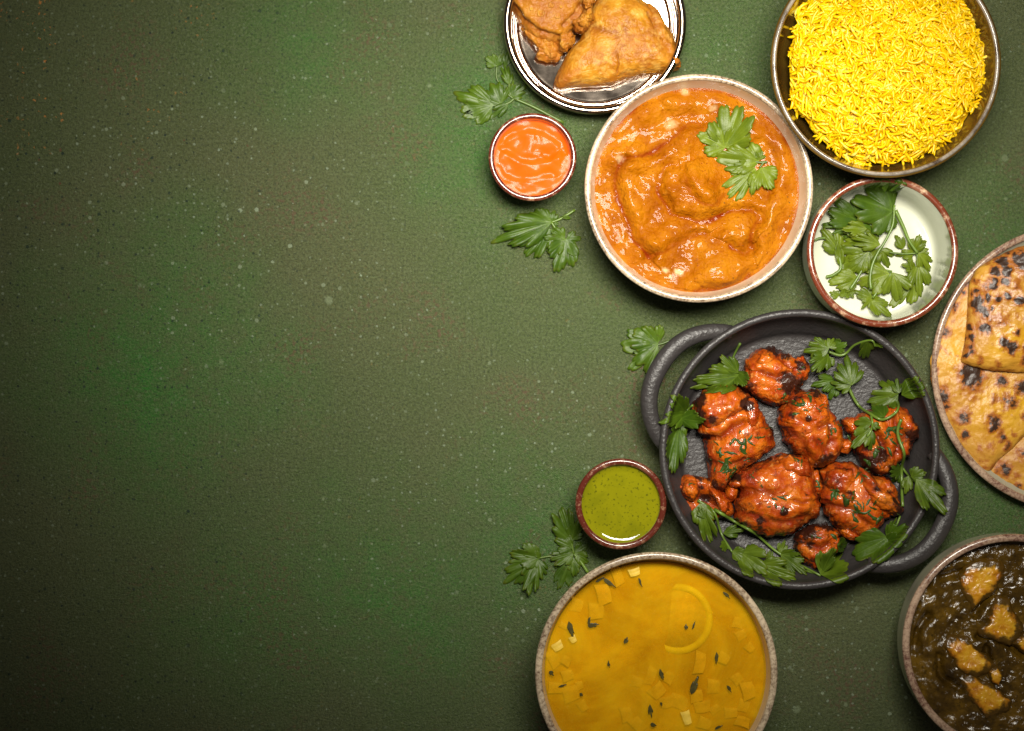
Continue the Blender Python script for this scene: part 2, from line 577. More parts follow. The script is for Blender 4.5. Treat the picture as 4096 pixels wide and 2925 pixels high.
def m_dal(name, a, b, clear):
    m = M(name)
    c = m.mix(m.rng(m.noise(15, 6, .7, dist=.8), .38, .62), a, b)
    c = m.mix(m.rng(m.noise(900, 3, .7), .56, .7, 0, .4), c, (.92, .62, .06))
    m.set(color=c, rough=.16, normal=m.bump(m.noise(70, 2), .05, .001))
    if clear:
        t = m.n('ShaderNodeBsdfTransparent')
        t.inputs[0].default_value = (.96, .80, .30, 1)
        ms = m.n('ShaderNodeMixShader')
        m.put(ms.inputs[0], m.rng(m.noise(40, 4), .3, .7, clear - .12, clear + .12))
        m.nt.links.new(m.b.outputs[0], ms.inputs[1])
        m.nt.links.new(t.outputs[0], ms.inputs[2])
        m.nt.links.new(ms.outputs[0], m.out.inputs[0])
    return m.m
MT['dal'] = m_dal('lentil_soup', (.64, .35, .002), (.86, .56, .008), .58)
MT['dal_deep'] = m_dal('lentil_soup_deep', (.54, .26, .003), (.86, .53, .010), 0)
MT['onion'] = m_plain('soup_onion', (.80, .53, .05), .5, .15, 200)
MT['lemon'] = m_plain('lemon_flesh', (.90, .58, .03), .8, .15, 300)
MT['rind'] = m_plain('lemon_rind', (1.0, .82, .03), .6, .1, 200)
def m_rice():
    m = M('saffron_rice')
    oi = m.n('ShaderNodeObjectInfo').outputs['Random']
    f = m.ma('ADD', m.ma('MULTIPLY', oi, .45), m.rng(m.noise(120, 2), .3, .7, 0, .55))
    c = m.ramp(f, ((.0, (.78, .36, .0)), (.35, (.84, .46, .0)), (.72, (.88, .55, .003)), (1.0, (.92, .76, .20))))
    m.set(color=c, rough=.38, spec=.45, sss=.4, sss_scale=.003, sss_radius=(1, .7, .1))
    return m.m
MT['rice'] = m_rice()
def m_chicken():
    m = M('tandoori_chicken')
    n1 = m.noise(75, 5, .62)
    n1 = m.ma('ADD', m.ma('MULTIPLY', n1, .6), m.ma('MULTIPLY', m.noise(32, 3, .6), .42))
    c = m.ramp(n1, ((.32, (.15, .010, .001)), (.44, (.35, .042, .002)), (.54, (.52, .105, .003)), (.70, (.62, .20, .015))))
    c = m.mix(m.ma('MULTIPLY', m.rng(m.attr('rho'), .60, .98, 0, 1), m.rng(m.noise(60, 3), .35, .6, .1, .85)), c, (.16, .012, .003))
    c = m.mix(m.rng(m.noise(210, 4, .7), .55, .70, 0, .4), c, (.34, .035, .003))
    c = m.mix(m.rng(m.noise(170, 3, .7, dist=1.0), .58, .70, 0, .55), c, (.74, .32, .07))
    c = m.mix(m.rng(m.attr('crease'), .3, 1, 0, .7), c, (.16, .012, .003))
    ch = m.attr('char')
    c = m.mix(m.rng(m.ma('ADD', m.ma('ADD', m.noise(95, 4, .6), ch), m.rng(m.attr('rho'), .78, .97, 0, .13)), .60, .72, 0, .95), c, (.018, .006, .004))
    c = m.mix(m.rng(m.noise(600, 2), .64, .72, 0, .8), c, (.05, .015, .006))
    h = m.ma('ADD', m.noise(300, 4, .6), m.ma('MULTIPLY', m.noise(900, 2), .45))
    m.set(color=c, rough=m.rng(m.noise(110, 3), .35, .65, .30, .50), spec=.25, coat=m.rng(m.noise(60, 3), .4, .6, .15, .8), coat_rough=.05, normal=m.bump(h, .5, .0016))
    return m.m
MT['chicken'] = m_chicken()
def m_samosa():
    m = M('fried_pastry')
    n1 = m.noise(55, 5, .62)
    c = m.ramp(n1, ((.28, (.20, .055, .004)), (.44, (.36, .130, .007)), (.58, (.48, .215, .014)), (.72, (.58, .32, .035))))
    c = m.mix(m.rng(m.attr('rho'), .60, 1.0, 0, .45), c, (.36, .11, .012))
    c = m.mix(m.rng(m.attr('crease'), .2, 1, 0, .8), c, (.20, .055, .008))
    c = m.mix(m.rng(m.noise(130, 4, .65), .50, .68, 0, .55), c, (.66, .40, .09))
    c = m.mix(m.rng(m.noise(90, 4, .7), .56, .70, 0, .6), c, (.28, .085, .010))
    c = m.mix(m.attr('toast'), c, (.33, .10, .014))
    h = m.ma('ADD', m.noise(200, 4, .6), m.ma('MULTIPLY', m.noise(700, 2), .4))
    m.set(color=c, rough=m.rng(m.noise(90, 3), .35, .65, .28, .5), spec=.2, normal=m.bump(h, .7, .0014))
    return m.m
MT['samosa'] = m_samosa()
def m_naan():
    m = M('flatbread')
    n1 = m.noise(26, 4, .6)
    y = m.rng(m.noise(11, 3), .40, .60)
    dough = m.ramp(n1, ((.3, (.48, .21, .025)), (.6, (.58, .30, .045)), (.8, (.64, .38, .09))))
    but = m.ramp(n1, ((.3, (.64, .29, .004)), (.7, (.80, .45, .006))))
    c = m.mix(m.ma('MULTIPLY', y, m.attr('butter')), dough, but)
    ch = m.ma('ADD', m.attr('char'), m.rng(m.noise(230, 4, .7), .3, .7, -.28, .28))
    c = m.mix(m.rng(ch, .12, .42, 0, .9), c, (.36, .10, .012))
    c = m.mix(m.rng(ch, .50, .72, 0, .95), c, (.022, .012, .008))
    h = m.ma('ADD', m.noise(120, 4, .6), m.ma('MULTIPLY', m.noise(420, 3), .5))
    m.set(color=c, rough=m.rng(m.attr('butter'), 0, 1, .55, .34), normal=m.bump(h, .45, .0014))
    return m.m
MT['naan'] = m_naan()
def m_palak():
    m = M('dark_spinach_sauce')
    c = m.ramp(m.noise(60, 5, .65), ((.34, (.028, .014, .002)), (.52, (.080, .042, .004)), (.70, (.16, .085, .007))))
    h = m.ma('ADD', m.ma('MULTIPLY', m.noise(260, 4, .6), .8), m.ma('MULTIPLY', m.noise(100, 3), 1.0))
    c = m.mix(m.rng(m.noise(330, 3, .7), .56, .68, 0, .6), c, (.012, .008, .001))
    m.set(color=c, rough=.18, spec=.45, coat=.3, coat_rough=.04, normal=m.bump(h, .55, .0020))
    return m.m
MT['palak'] = m_palak()
def m_paneer():
    m = M('fried_paneer')
    c = m.ramp(m.noise(90, 5, .65), ((.28, (.28, .075, .003)), (.42, (.58, .24, .008)), (.68, (.80, .48, .03))))
    c = m.mix(m.rng(m.attr('rho'), .50, .85, 0, .7), c, (.34, .085, .005))
    c = m.mix(m.rng(m.ma('ADD', m.noise(75, 5, .7), m.rng(m.attr('rho'), .45, .95, 0, .34)), .58, .72, 0, .96), c, (.070, .036, .003))
    m.set(color=c, rough=.28, coat=.3, coat_rough=.1, normal=m.bump(m.noise(260, 4, .6), .5, .0014))
    return m.m
MT['paneer'] = m_paneer()

# ------------------------------------------------------------------ the table
def build_table():
    x, y, t = 0.95, 0.80, 0.03
    V = [(-x, -y, -t), (x, -y, -t), (x, y, -t), (-x, y, -t), (-x, -y, 0), (x, -y, 0), (x, y, 0), (-x, y, 0)]
    F = [(0, 3, 2, 1), (4, 5, 6, 7), (0, 1, 5, 4), (1, 2, 6, 5), (2, 3, 7, 6), (3, 0, 4, 7)]
    o = obj('table_top', V, F, MT['table'], smooth=False, origin=(0, 0, 0), key='table')
    tag(o, 'mottled green painted board with speckled rough surface', None, kind='structure')
build_table()

# ------------------------------------------------------------------ bowls and plates
def bowl(name, label, cat, cpx, Rpx, h, wall, body, rim, base_f=.55, belly=.93, floor=.006, foot=.003, curve=.5, rimw=1.15, rimh=.9, rim_in=0.0, in_floor=.80, inner=None, key=None, low=.10):
    c = at(*cpx, h)
    Rr = rad(Rpx, h)
    t = thing(name, label, cat, (c[0], c[1], 0))
    rb = Rr * base_f
    outer = smooth_prof([(rb * .90, 0), (rb, 0.0005), (rb * 1.01, foot), (Rr * (base_f + (belly - base_f) * .55), h * low + foot), (Rr * belly, h * (low + curve * .5)), (Rr * (belly + (1 - belly) * .7), h * .72), (Rr - wall * .15, h - wall * .5)], 7)
    ri = Rr - wall
    fl = floor + foot
    inn = smooth_prof([(ri, h - wall * .5), (ri - (Rr - Rr * (belly + (1 - belly) * .7)), h * .72), (Rr * belly - wall, h * (low + curve * .5)), (Rr * in_floor * .96, fl + h * .05), (Rr * in_floor * .80, fl + .0008), (Rr * in_floor * .4, fl)], 7)
    prof = np.concatenate([[(0.0002, 0.0)], outer, [(Rr - wall * .5, h - wall * .4)], inn, [(0.0002, fl)]])
    V, F = lathe(prof, c)
    obj('bowl_body', V, F, body, t, key=key)
    a = np.linspace(0, 2 * math.pi, 17)
    rp = [(Rr - wall * (.5 + rim_in) + math.cos(q) * wall * .5 * rimw, h - wall * .45 + math.sin(q) * wall * .5 * rimh) for q in a]
    V, F = lathe(rp, c, 160)
    rng_ = np.random.RandomState(len(label))
    ang = np.arctan2(V[:, 1] - c[1], V[:, 0] - c[0])
    V[:, 2] += .00025 * np.sin(ang * 3 + rng_.rand() * 6) + .00015 * np.sin(ang * 7 + rng_.rand() * 6)
    obj('rim', V, F, rim, t, key=key)
    return t, c, Rr

# steel plate
def build_plate():
    h = .028
    c = at(2380, 90, h)
    Rr = rad(367, h)
    t = thing('steel_plate', 'round polished steel plate holding two fried samosas', 'plate', (c[0], c[1], 0))
    rb = rad(338, .004)
    prof = [(0.0002, 0)] + smooth_prof([(rb * .9, 0), (rb * .99, .0008), (rb + .002, .005), (Rr - .0035, h - .003)], 7).tolist() + smooth_prof([(Rr - .0048, h - .003), (rb - .0002, .0120), (rb - .0012, .0060), (rb - .0032, .0062), (rb - .0048, .0058), (rb - .0060, .0060), (rb - .0072, .0046)] + [(rb * q, .0016 + .0036 * q * q) for q in (.85, .75, .65, .55, .45, .35, .25, .15)], 7).tolist() + [(.0002, .0016)]
    V, F = lathe(prof, c, 160)
    obj('plate_body', V, F, MT['steel'], t, key='plate')
    a = np.linspace(0, 2 * math.pi, 25)
    rp = [(Rr - .0030 + math.cos(q) * .0030, h - .0026 + math.sin(q) * .0026) for q in a]
    V, F = lathe(rp, c, 192)
    obj('rim', V, F, MT['steel'], t, key='plate')
build_plate()

bowl('curry_bowl', 'cream speckled bowl with worn brown rim full of orange curry', 'bowl', (2796, 753), 456, .060, .0042, MT['cream'], MT['cream_rim'], .52, .86, in_floor=.72, key='currybowl')
bowl('rice_bowl', 'dark brown glazed bowl with grey rim holding yellow rice', 'bowl', (3545, 249), 466, .082, .0050, MT['darkglaze'], MT['darkglaze_rim'], .42, .74, floor=.008, in_floor=.62, rimw=.62, rimh=.7, rim_in=.22, curve=.5, key='ricebowl')
bowl('sauce_bowl', 'small dip bowl with red brown rim filled with orange chutney', 'bowl', (2130, 628), 175, .040, .0038, MT['white'], MT['red_rim'], .62, .91, in_floor=.76, key='orangebowl')
bowl('chutney_bowl', 'small dip bowl with dark red rim filled with green chutney', 'bowl', (2484, 2017), 181, .040, .0044, MT['white'], MT['red_rim'], .62, .94, in_floor=.8, key='greenbowl')
bowl('herb_bowl', 'white bowl with rust brown rim containing loose cilantro sprigs', 'bowl', (3532, 1006), 302, .062, .0046, MT['white'], MT['rust_rim'], .74, .985, floor=.007, in_floor=.90, key='herbbowl', low=.16)
bowl('soup_bowl', 'large cream bowl with speckled rim full of yellow lentil soup', 'bowl', (2626, 2695), 484, .072, .0048, MT['cream'], MT['cream_rim'], .55, .88, in_floor=.76, key='soupbowl')
bowl('spinach_bowl', 'grey cream bowl with pinkish rim of dark spinach sauce', 'bowl', (4054, 2580), 441, .066, .0050, MT['grey_cream'], MT['pink_rim'], .62, .97, in_floor=.86, key='spinachbowl', low=.16)
bowl('bread_plate', 'shallow cream plate with speckled pinkish rim under the flatbreads', 'plate', (4304, 1473), 574, .020, .0048, MT['grey_cream'], MT['pink_rim'], .70, .92, floor=.004, in_floor=.86, key='breadplate', low=.18)

# skillet
def build_skillet():
    h = .045
    c = at(3200, 1799, h)
    Rr = rad(562, h)
    w = rad(30, h)
    t = thing('cast_iron_skillet', 'black cast iron pan with two loop handles holding roasted chicken', 'pan', (c[0], c[1], 0))
    fl = .006
    rf = Rr - w - .012
    prof = [(0.0002, 0)] + smooth_prof([(rf * .9, 0), (rf, .0006), (rf + .006, .006), (Rr - .0025, h * .6), (Rr - .0006, h - .004)], 7).tolist() + [(Rr - w * .5, h - .003)] + smooth_prof([(Rr - w + .0006, h - .004), (Rr - w - .002, h * .6), (rf + .0015, fl + .008), (rf - .002, fl + .0015), (rf - .008, fl)], 7).tolist() + [(rf * .6, fl), (rf * .3, fl), (.0002, fl)]
    V, F = lathe(prof, c, 160)
    obj('pan_body', V, F, MT['iron'], t, key='skillet')
    a = np.linspace(0, 2 * math.pi, 21)
    rp = [(Rr - w * .5 + math.cos(q) * w * .52, h - .0030 + math.sin(q) * .0030) for q in a]
    V, F = lathe(rp, c, 192)
    obj('rim', V, F, MT['iron'], t, key='skillet')
    for ca in (R(149), R(-30)):
        pts, rr = [], []
        for k in range(49):
            u = -1 + 2 * k / 48
            e = 1 - abs(u) ** 2.6
            r_ = Rr - .004 + e * (rad(684 - 562, h) - .0025)
            aa = ca + u * R(29) * (1 - .10 * e)
            pts.append((c[0] + r_ * math.cos(aa), c[1] + r_ * math.sin(aa), h - .0058 - .004 * (1 - e) + .0015 * e))
            rr.append(.0058 + .0012 * e)
        V, F = tube(pts, np.array(rr), 16, .72)
        obj('handle', V, F, MT['iron'], t, key='skillet')
        # webs that widen the handle where it meets the pan
        for sg in (-1, 1):
            p2, r2 = [], []
            for k in range(13):
                u = k / 12
                aa = ca + sg * R(29 - 10.5 * u)
                r_ = Rr - .003 + u * .009
                p2.append((c[0] + r_ * math.cos(aa), c[1] + r_ * math.sin(aa), h - .0078))
                r2.append(.0048 - .0012 * u)
            V, F = tube(p2, np.array(r2), 12, .75)
            obj('handle_web', V, F, MT['iron'], t, key='skillet')
build_skillet()

# ------------------------------------------------------------------ sauces and soups
def build_curry():
    z0 = .0425
    c = at(2783, 768, z0)
    Rr = rad(419, z0)
    P = lambda *pts: smoothpath([C2(x, y, z0)[:2] for x, y in pts], 8).tolist()
    grooves = [
        (P((330, 610), (285, 700), (278, 800), (290, 900), (345, 1020), (395, 1150), (500, 1265)), 1.0),
        (P((825, 378), (740, 385), (620, 510), (470, 590), (330, 612)), .8),
        (P((700, 650), (600, 680), (560, 820), (630, 950), (760, 1015), (850, 1032), (1050, 965), (1215, 990), (1180, 1100), (1190, 1210)), 1.0),
        (P((720, 700), (780, 870), (900, 920), (1010, 860)), .5),
        (P((1120, 500), (1260, 520), (1330, 640), (1290, 860), (1230, 1050)), .6),
        (P((500, 1265), (700, 1180), (860, 1110)), .5),
        (P((820, 1490), (960, 1500), (1110, 1460), (1170, 1390)), .8),
        (P((520, 190), (600, 300), (830, 320), (960, 300)), .5),
        (P((1040, 1200), (1130, 1250), (1180, 1200)), .8),
        (P((230, 500), (330, 470), (520, 380), (640, 330)), .4),
    ]
    lumps = [((820, 790), 190, .0085), ((960, 1330), 200, .0060), ((1120, 1060), 130, .0045), ((470, 850), 150, .0030), ((700, 480), 140, .003), ((620, 1130), 150, .003), ((300, 600), 130, .002), ((1350, 900), 90, .003), ((480, 300), 110, .003), ((640, 830), 70, .003), ((900, 880), 90, .003)]
    oil = {}
    def zf(X, Y):
        P3 = col2(X, Y)
        wx = X + .0060 * fbm(P3, 55, 4, 5)
        wy = Y + .0060 * fbm(P3, 55, 4, 9)
        z = np.zeros(len(X)) + z0
        oi = np.zeros(len(X))
        for pts, s in grooves:
            d, sd = polydist(wx, wy, pts)
            vr = np.clip(.65 + 1.1 * fbm(P3, 28, 2, 66), .2, 1)
            g = np.exp(-(d / .0036) ** 2)
            z -= s * .0018 * g * vr
            z += s * .0052 * np.exp(-((d - .007) / .0085) ** 2) * (1 - np.exp(-(d / .0045) ** 2)) * (sd > 0) * (.4 + .6 * vr)
            oi = np.maximum(oi, s * vr * np.exp(-(d / .0021) ** 2))  # oil line kept broad so its colour also paints groove shade
        for (x, y), r, hh in lumps:
            q = C2(x, y, z0)
            d = np.hypot(wx - q[0], wy - q[1])
            z += 1.0 * hh * np.exp(-(d / C2.m(r * .75)) ** 2.4)
        z += .0018 * fbm(P3, 45, 3, 3) + .0010 * fbm(P3, 130, 3, 11) + .0003 * fbm(P3, 400, 2, 12)
        dr = np.hypot(X - c[0], Y - c[1]) / Rr
        z = z * (1 - np.clip((dr - .93) / .07, 0, 1)) + (z0 - .0005) * np.clip((dr - .93) / .07, 0, 1)
        oi = np.maximum(oi, np.clip((dr - .945) / .03, 0, 1) * (.4 + .9 * fbm(P3, 40, 3, 77)))
        cr = np.zeros(len(X))
        for x, y, r in ((615, 1362, 16), (685, 1370, 19), (640, 1400, 8), (940, 272, 18), (140, 1000, 24), (735, 160, 20), (310, 610, 22), (650, 370, 26)):
            q = C2(x, y, z0)
            d = np.hypot(wx - q[0], wy - q[1])
            cr = np.maximum(cr, np.clip(1.6 - d / C2.m(r) + .9 * fbm(P3, 500, 2, 44), 0, 1) * (.9 if y > 1300 else .5))
        oil['oil'], oil['cream'] = np.clip(oi, 0, 1), cr
        return z
    V, F = disc(c, Rr, zf, 170, 360)
    o = obj('curry', V, F, MT['curry'], attrs=oil, key='curry')
    tag(o, 'thick orange creamy curry with swirls and oil in cream bowl', 'curry')
build_curry()

def build_orange():
    z0 = .0300
    c = at(2131, 634, z0)
    Rr = rad(157, z0)
    P = lambda *pts: smoothpath([C1(x, y, z0)[:2] for x, y in pts], 8).tolist()
    gs = [(P((600, 1230), (720, 1180), (880, 1190), (1000, 1260), (1040, 1380)), .0018), (P((580, 1350), (700, 1430), (900, 1430), (1060, 1370)), .0022), (P((820, 1230), (800, 1330), (860, 1360)), .0016), (P((500, 1480), (560, 1560), (760, 1600), (960, 1560)), .0018), (P((920, 1380), (960, 1420), (1010, 1360)), .0014)]
    def zf(X, Y):
        P3 = col2(X, Y)
        z = np.zeros(len(X)) + z0
        for pts, a in gs:
            d, sd = polydist(X, Y, pts)
            z += .45 * a * np.exp(-(d / .0048) ** 2) * (.55 + .9 * fbm(P3, 90, 2, 71)) - .35 * a * np.exp(-((d - .004) / .003) ** 2) * (sd > 0)
        z += .0020 * fbm(P3, 48, 2, 21) + .0001 * fbm(P3, 320, 2, 22)
        dr = np.hypot(X - c[0], Y - c[1]) / Rr
        k = np.clip((dr - .85) / .15, 0, 1)
        return z * (1 - k) + (z0 + .0004 * k) * k
    V, F = disc(c, Rr, zf, 80, 200)
    tag(obj('orange_chutney', V, F, MT['orange']), 'glossy bright orange chutney swirled in the small dip bowl', 'sauce')
build_orange()

def build_greenchutney():
    z0 = .0335
    c = at(2485, 2020, z0)
    Rr = rad(163, z0)
    def zf(X, Y):
        dr = np.hypot(X - c[0], Y - c[1]) / Rr
        return z0 + .0026 * np.clip((dr - .78) / .22, 0, 1) ** 2 + .0004 * fbm(col2(X, Y), 70, 3, 4)
    V, F = disc(c, Rr, zf, 60, 160)
    tag(obj('green_chutney', V, F, MT['green']), 'smooth olive green chutney filling the dark red rimmed bowl', 'sauce')
build_greenchutney()

def build_soup():
    z0 = .0570
    c = at(2621, 2687, z0)
    Rr = rad(443, z0)
    t = thing('lentil_soup', 'clear golden yellow lentil soup with floating bits in large bowl', 'soup', (c[0], c[1], z0 - .004))
    def zf(X, Y):
        dr = np.hypot(X - c[0], Y - c[1]) / Rr
        return z0 + .0010 * np.clip((dr - .95) / .05, 0, 1) ** 2 + .0002 * fbm(col2(X, Y), 40, 2, 8)
    V, F = disc(c, Rr, zf, 50, 200)
    obj('soup_surface', V, F, MT['dal'], t)
    V, F = disc(c, Rr - .001, lambda X, Y: z0 - .0042 + .0006 * fbm(col2(X, Y), 30, 3, 3), 50, 160)
    obj('soup_depth', V, F, MT['dal_deep'], t)
    rng = np.random.RandomState(4)
    spots = [(285, 885, 80), (250, 995, 110), (360, 1010, 90), (455, 530, 115), (690, 430, 150), (625, 580, 130), (955, 240, 88), (810, 270, 115), (375, 1140, 105), (270, 1250, 125), (405, 1300, 140), (505, 1410, 105), (980, 1200, 90), (1100, 1150, 125), (1255, 1160, 110), (1160, 1280, 118), (890, 1480, 120), (1410, 1510, 112), (1550, 1420, 125), (1500, 1320, 105), (1650, 1240, 110), (1735, 990, 100), (1530, 1030, 130), (1965, 900, 115), (1860, 680, 100), (1890, 790, 88), (1950, 1270, 135), (1910, 1410, 100), (1855, 1170, 100), (1800, 1470, 100), (1900, 1540, 110), (1570, 1560, 110), (1660, 1440, 98), (990, 1570, 125), (1240, 1380, 100), (340, 710, 95), (420, 825, 78), (1340, 1370, 130), (480, 1230, 80)]
    proud = {0, 6, 17, 36}
    for i, (x, y, s) in enumerate(spots):
        top = z0 + (.0004 if i in proud else -.0002 - .0030 * rng.rand())
        q = C7(x, y, z0)
        s_ = C7.m(s) * .5
        a0 = rng.rand() * 3 if i not in proud else .25 + rng.rand() * .3
        fx, fy = 1 + .25 * rng.randn(), .85 + .12 * rng.randn()
        k = 5
        V, F = [], []
        for lay, zz in enumerate((-.0018, 0)):
            for a in range(k):
                for b in range(k):
                    u, v = 2 * a / (k - 1) - 1, 2 * b / (k - 1) - 1
                    lx = u * s_ * fx * (1 + .12 * v)
                    ly = v * s_ * fy + .12 * s_ * u * u
                    V.append((q[0] + lx * math.cos(a0) - ly * math.sin(a0), q[1] + lx * math.sin(a0) + ly * math.cos(a0), top + zz - .0004 * u * u + .0001 * (b % 2)))
        for lay in (0, 1):
            o_ = lay * k * k
            for a in range(k - 1):
                for b in range(k - 1):
                    f = (o_ + a * k + b, o_ + (a + 1) * k + b, o_ + (a + 1) * k + b + 1, o_ + a * k + b + 1)
                    F.append(f if lay else f[::-1])
        n = k * k
        for a in range(k - 1):
            F.append((a * k, a * k + n, (a + 1) * k + n, (a + 1) * k)[::-1])
            F.append((a * k + k - 1, a * k + k - 1 + n, (a + 1) * k + k - 1 + n, (a + 1) * k + k - 1))
            F.append((a, a + n, a + 1 + n, a + 1))
            F.append(((k - 1) * k + a, (k - 1) * k + a + n, (k - 1) * k + a + 1 + n, (k - 1) * k + a + 1)[::-1])
        o = obj('onion_piece', V, F, MT['onion'], smooth=False)
        if i in proud:
            tag(o, {0: 'larger of two neighbouring pale onion squares floating on yellow soup', 36: 'smaller of two neighbouring pale onion squares floating on yellow soup', 6: 'pale onion square on the soup nearest the green chutney bowl', 17: 'pale onion square among sunken pieces far from the lemon slice'}[i], 'onion', 'onion squares at the soup surface')
        else:
            tag(o, 'translucent onion piece sunk just under the yellow soup', 'onion', 'onion pieces in the lentil soup')
    # lemon slice, tilted so that only one side nears the surface
    lc = C7(1330, 650, z0)
    lr = C7.m(300)
    lt = thing('lemon_slice', 'round lemon slice half sunk in the yellow lentil soup', 'lemon', (lc[0], lc[1], z0 - .004))
    def tilt(V):
        V = np.array(V)
        V[:, 2] += -.0018 + (V[:, 0] - lc[0]) * .125 + (V[:, 1] - lc[1]) * -.012
        return V
    V, F = lathe([(.0003, z0 - .0052), (lr * .80, z0 - .0052), (lr * .80, z0 - .0016), (.0003, z0 - .0016)], lc, 72)
    obj('flesh', tilt(V), F, MT['lemon'], lt)
    V, F = lathe([(lr * .80, z0 - .0053), (lr * .99, z0 - .0053), (lr, z0 - .0035), (lr * .985, z0 - .0019), (lr * .81, z0 - .00155), (lr * .80, z0 - .0053)], lc, 72)
    obj('rind', tilt(V), F, MT['rind'], lt)
build_soup()

def build_palak():
    z0 = .0535
    c = at(4047, 2570, z0)
    Rr = rad(424, z0)
    P = lambda *pts: smoothpath([C8(x, y, z0)[:2] for x, y in pts], 6).tolist()
    gr = [P((780, 550), (690, 660), (660, 720)), P((680, 900), (800, 890), (930, 960), (1030, 1030)), P((380, 1050), (400, 1200), (540, 1300)), P((300, 740), (220, 840), (190, 1000)), P((400, 440), (560, 400), (760, 330)), P((740, 980), (760, 1080))]
    def zf(X, Y):
        P3 = col2(X, Y)
        z = z0 + .0034 * fbm(P3, 42, 3, 31) + .0024 * fbm(P3, 120, 3, 32) + .0006 * fbm(P3, 380, 2, 33)
        for g in gr:
            d, sd = polydist(X, Y, g)
            z += -.0045 * np.exp(-(d / .0028) ** 2) + .0016 * np.exp(-((d - .007) / .004) ** 2)
        dr = np.hypot(X - c[0], Y - c[1]) / Rr
        k = np.clip((dr - .92) / .08, 0, 1)
        return z * (1 - k) + (z0 - .001) * k
    V, F = disc(c, Rr, zf, 130, 300)
    tag(obj('spinach_sauce', V, F, MT['palak'], key='palak'), 'dark brown green spinach sauce with wet shine in grey bowl', 'sauce')
    cubes = [
        ('paneer cube near the upper rim of the dark spinach sauce', [(575, 450), (600, 395), (700, 350), (790, 340), (830, 390), (810, 460), (770, 540), (700, 590), (650, 640), (620, 580), (580, 520)]),
        ('largest bright golden paneer cube in the dark spinach sauce', [(790, 690), (820, 640), (900, 650), (920, 720), (980, 830), (950, 890), (900, 920), (820, 890), (740, 860), (715, 830), (775, 790)]),
        ('broken browned paneer cube in the middle of spinach sauce', [(460, 990), (490, 930), (600, 935), (650, 990), (700, 1040), (760, 1100), (740, 1140), (640, 1170), (540, 1130), (510, 1060)]),
        ('slanted reddish paneer cube half covered with spinach sauce', [(590, 1250), (660, 1230), (790, 1290), (850, 1350), (900, 1380), (870, 1440), (740, 1480), (680, 1410), (620, 1330)]),
        ('small orange paneer cube beside the largest golden cube', [(970, 950), (1030, 890), (1100, 920), (1110, 1000), (1040, 1010)]),
        ('thin red brown paneer edge sticking from spinach sauce', [(770, 1170), (820, 1140), (850, 1200), (830, 1260), (780, 1230)])]
    for i, (lab, pts) in enumerate(cubes):
        pm = np.mean(np.array(pts, float), 0)
        V, F, A = blob([C8(pm[0] + (x - pm[0]) * 1.45, pm[1] + (y - pm[1]) * 1.45, z0) for x, y in pts], z0 - .006, .0100 if i != 1 else .0112, 96, 26, 3.6, 3.0, seed=50 + i, lumps=((70, .0026), (200, .0012), (480, .0006)), round_=0)
        tag(obj('paneer_cube', V, F, MT['paneer'], attrs=A), lab, 'cheese', 'paneer cubes in the spinach sauce')
build_palak()

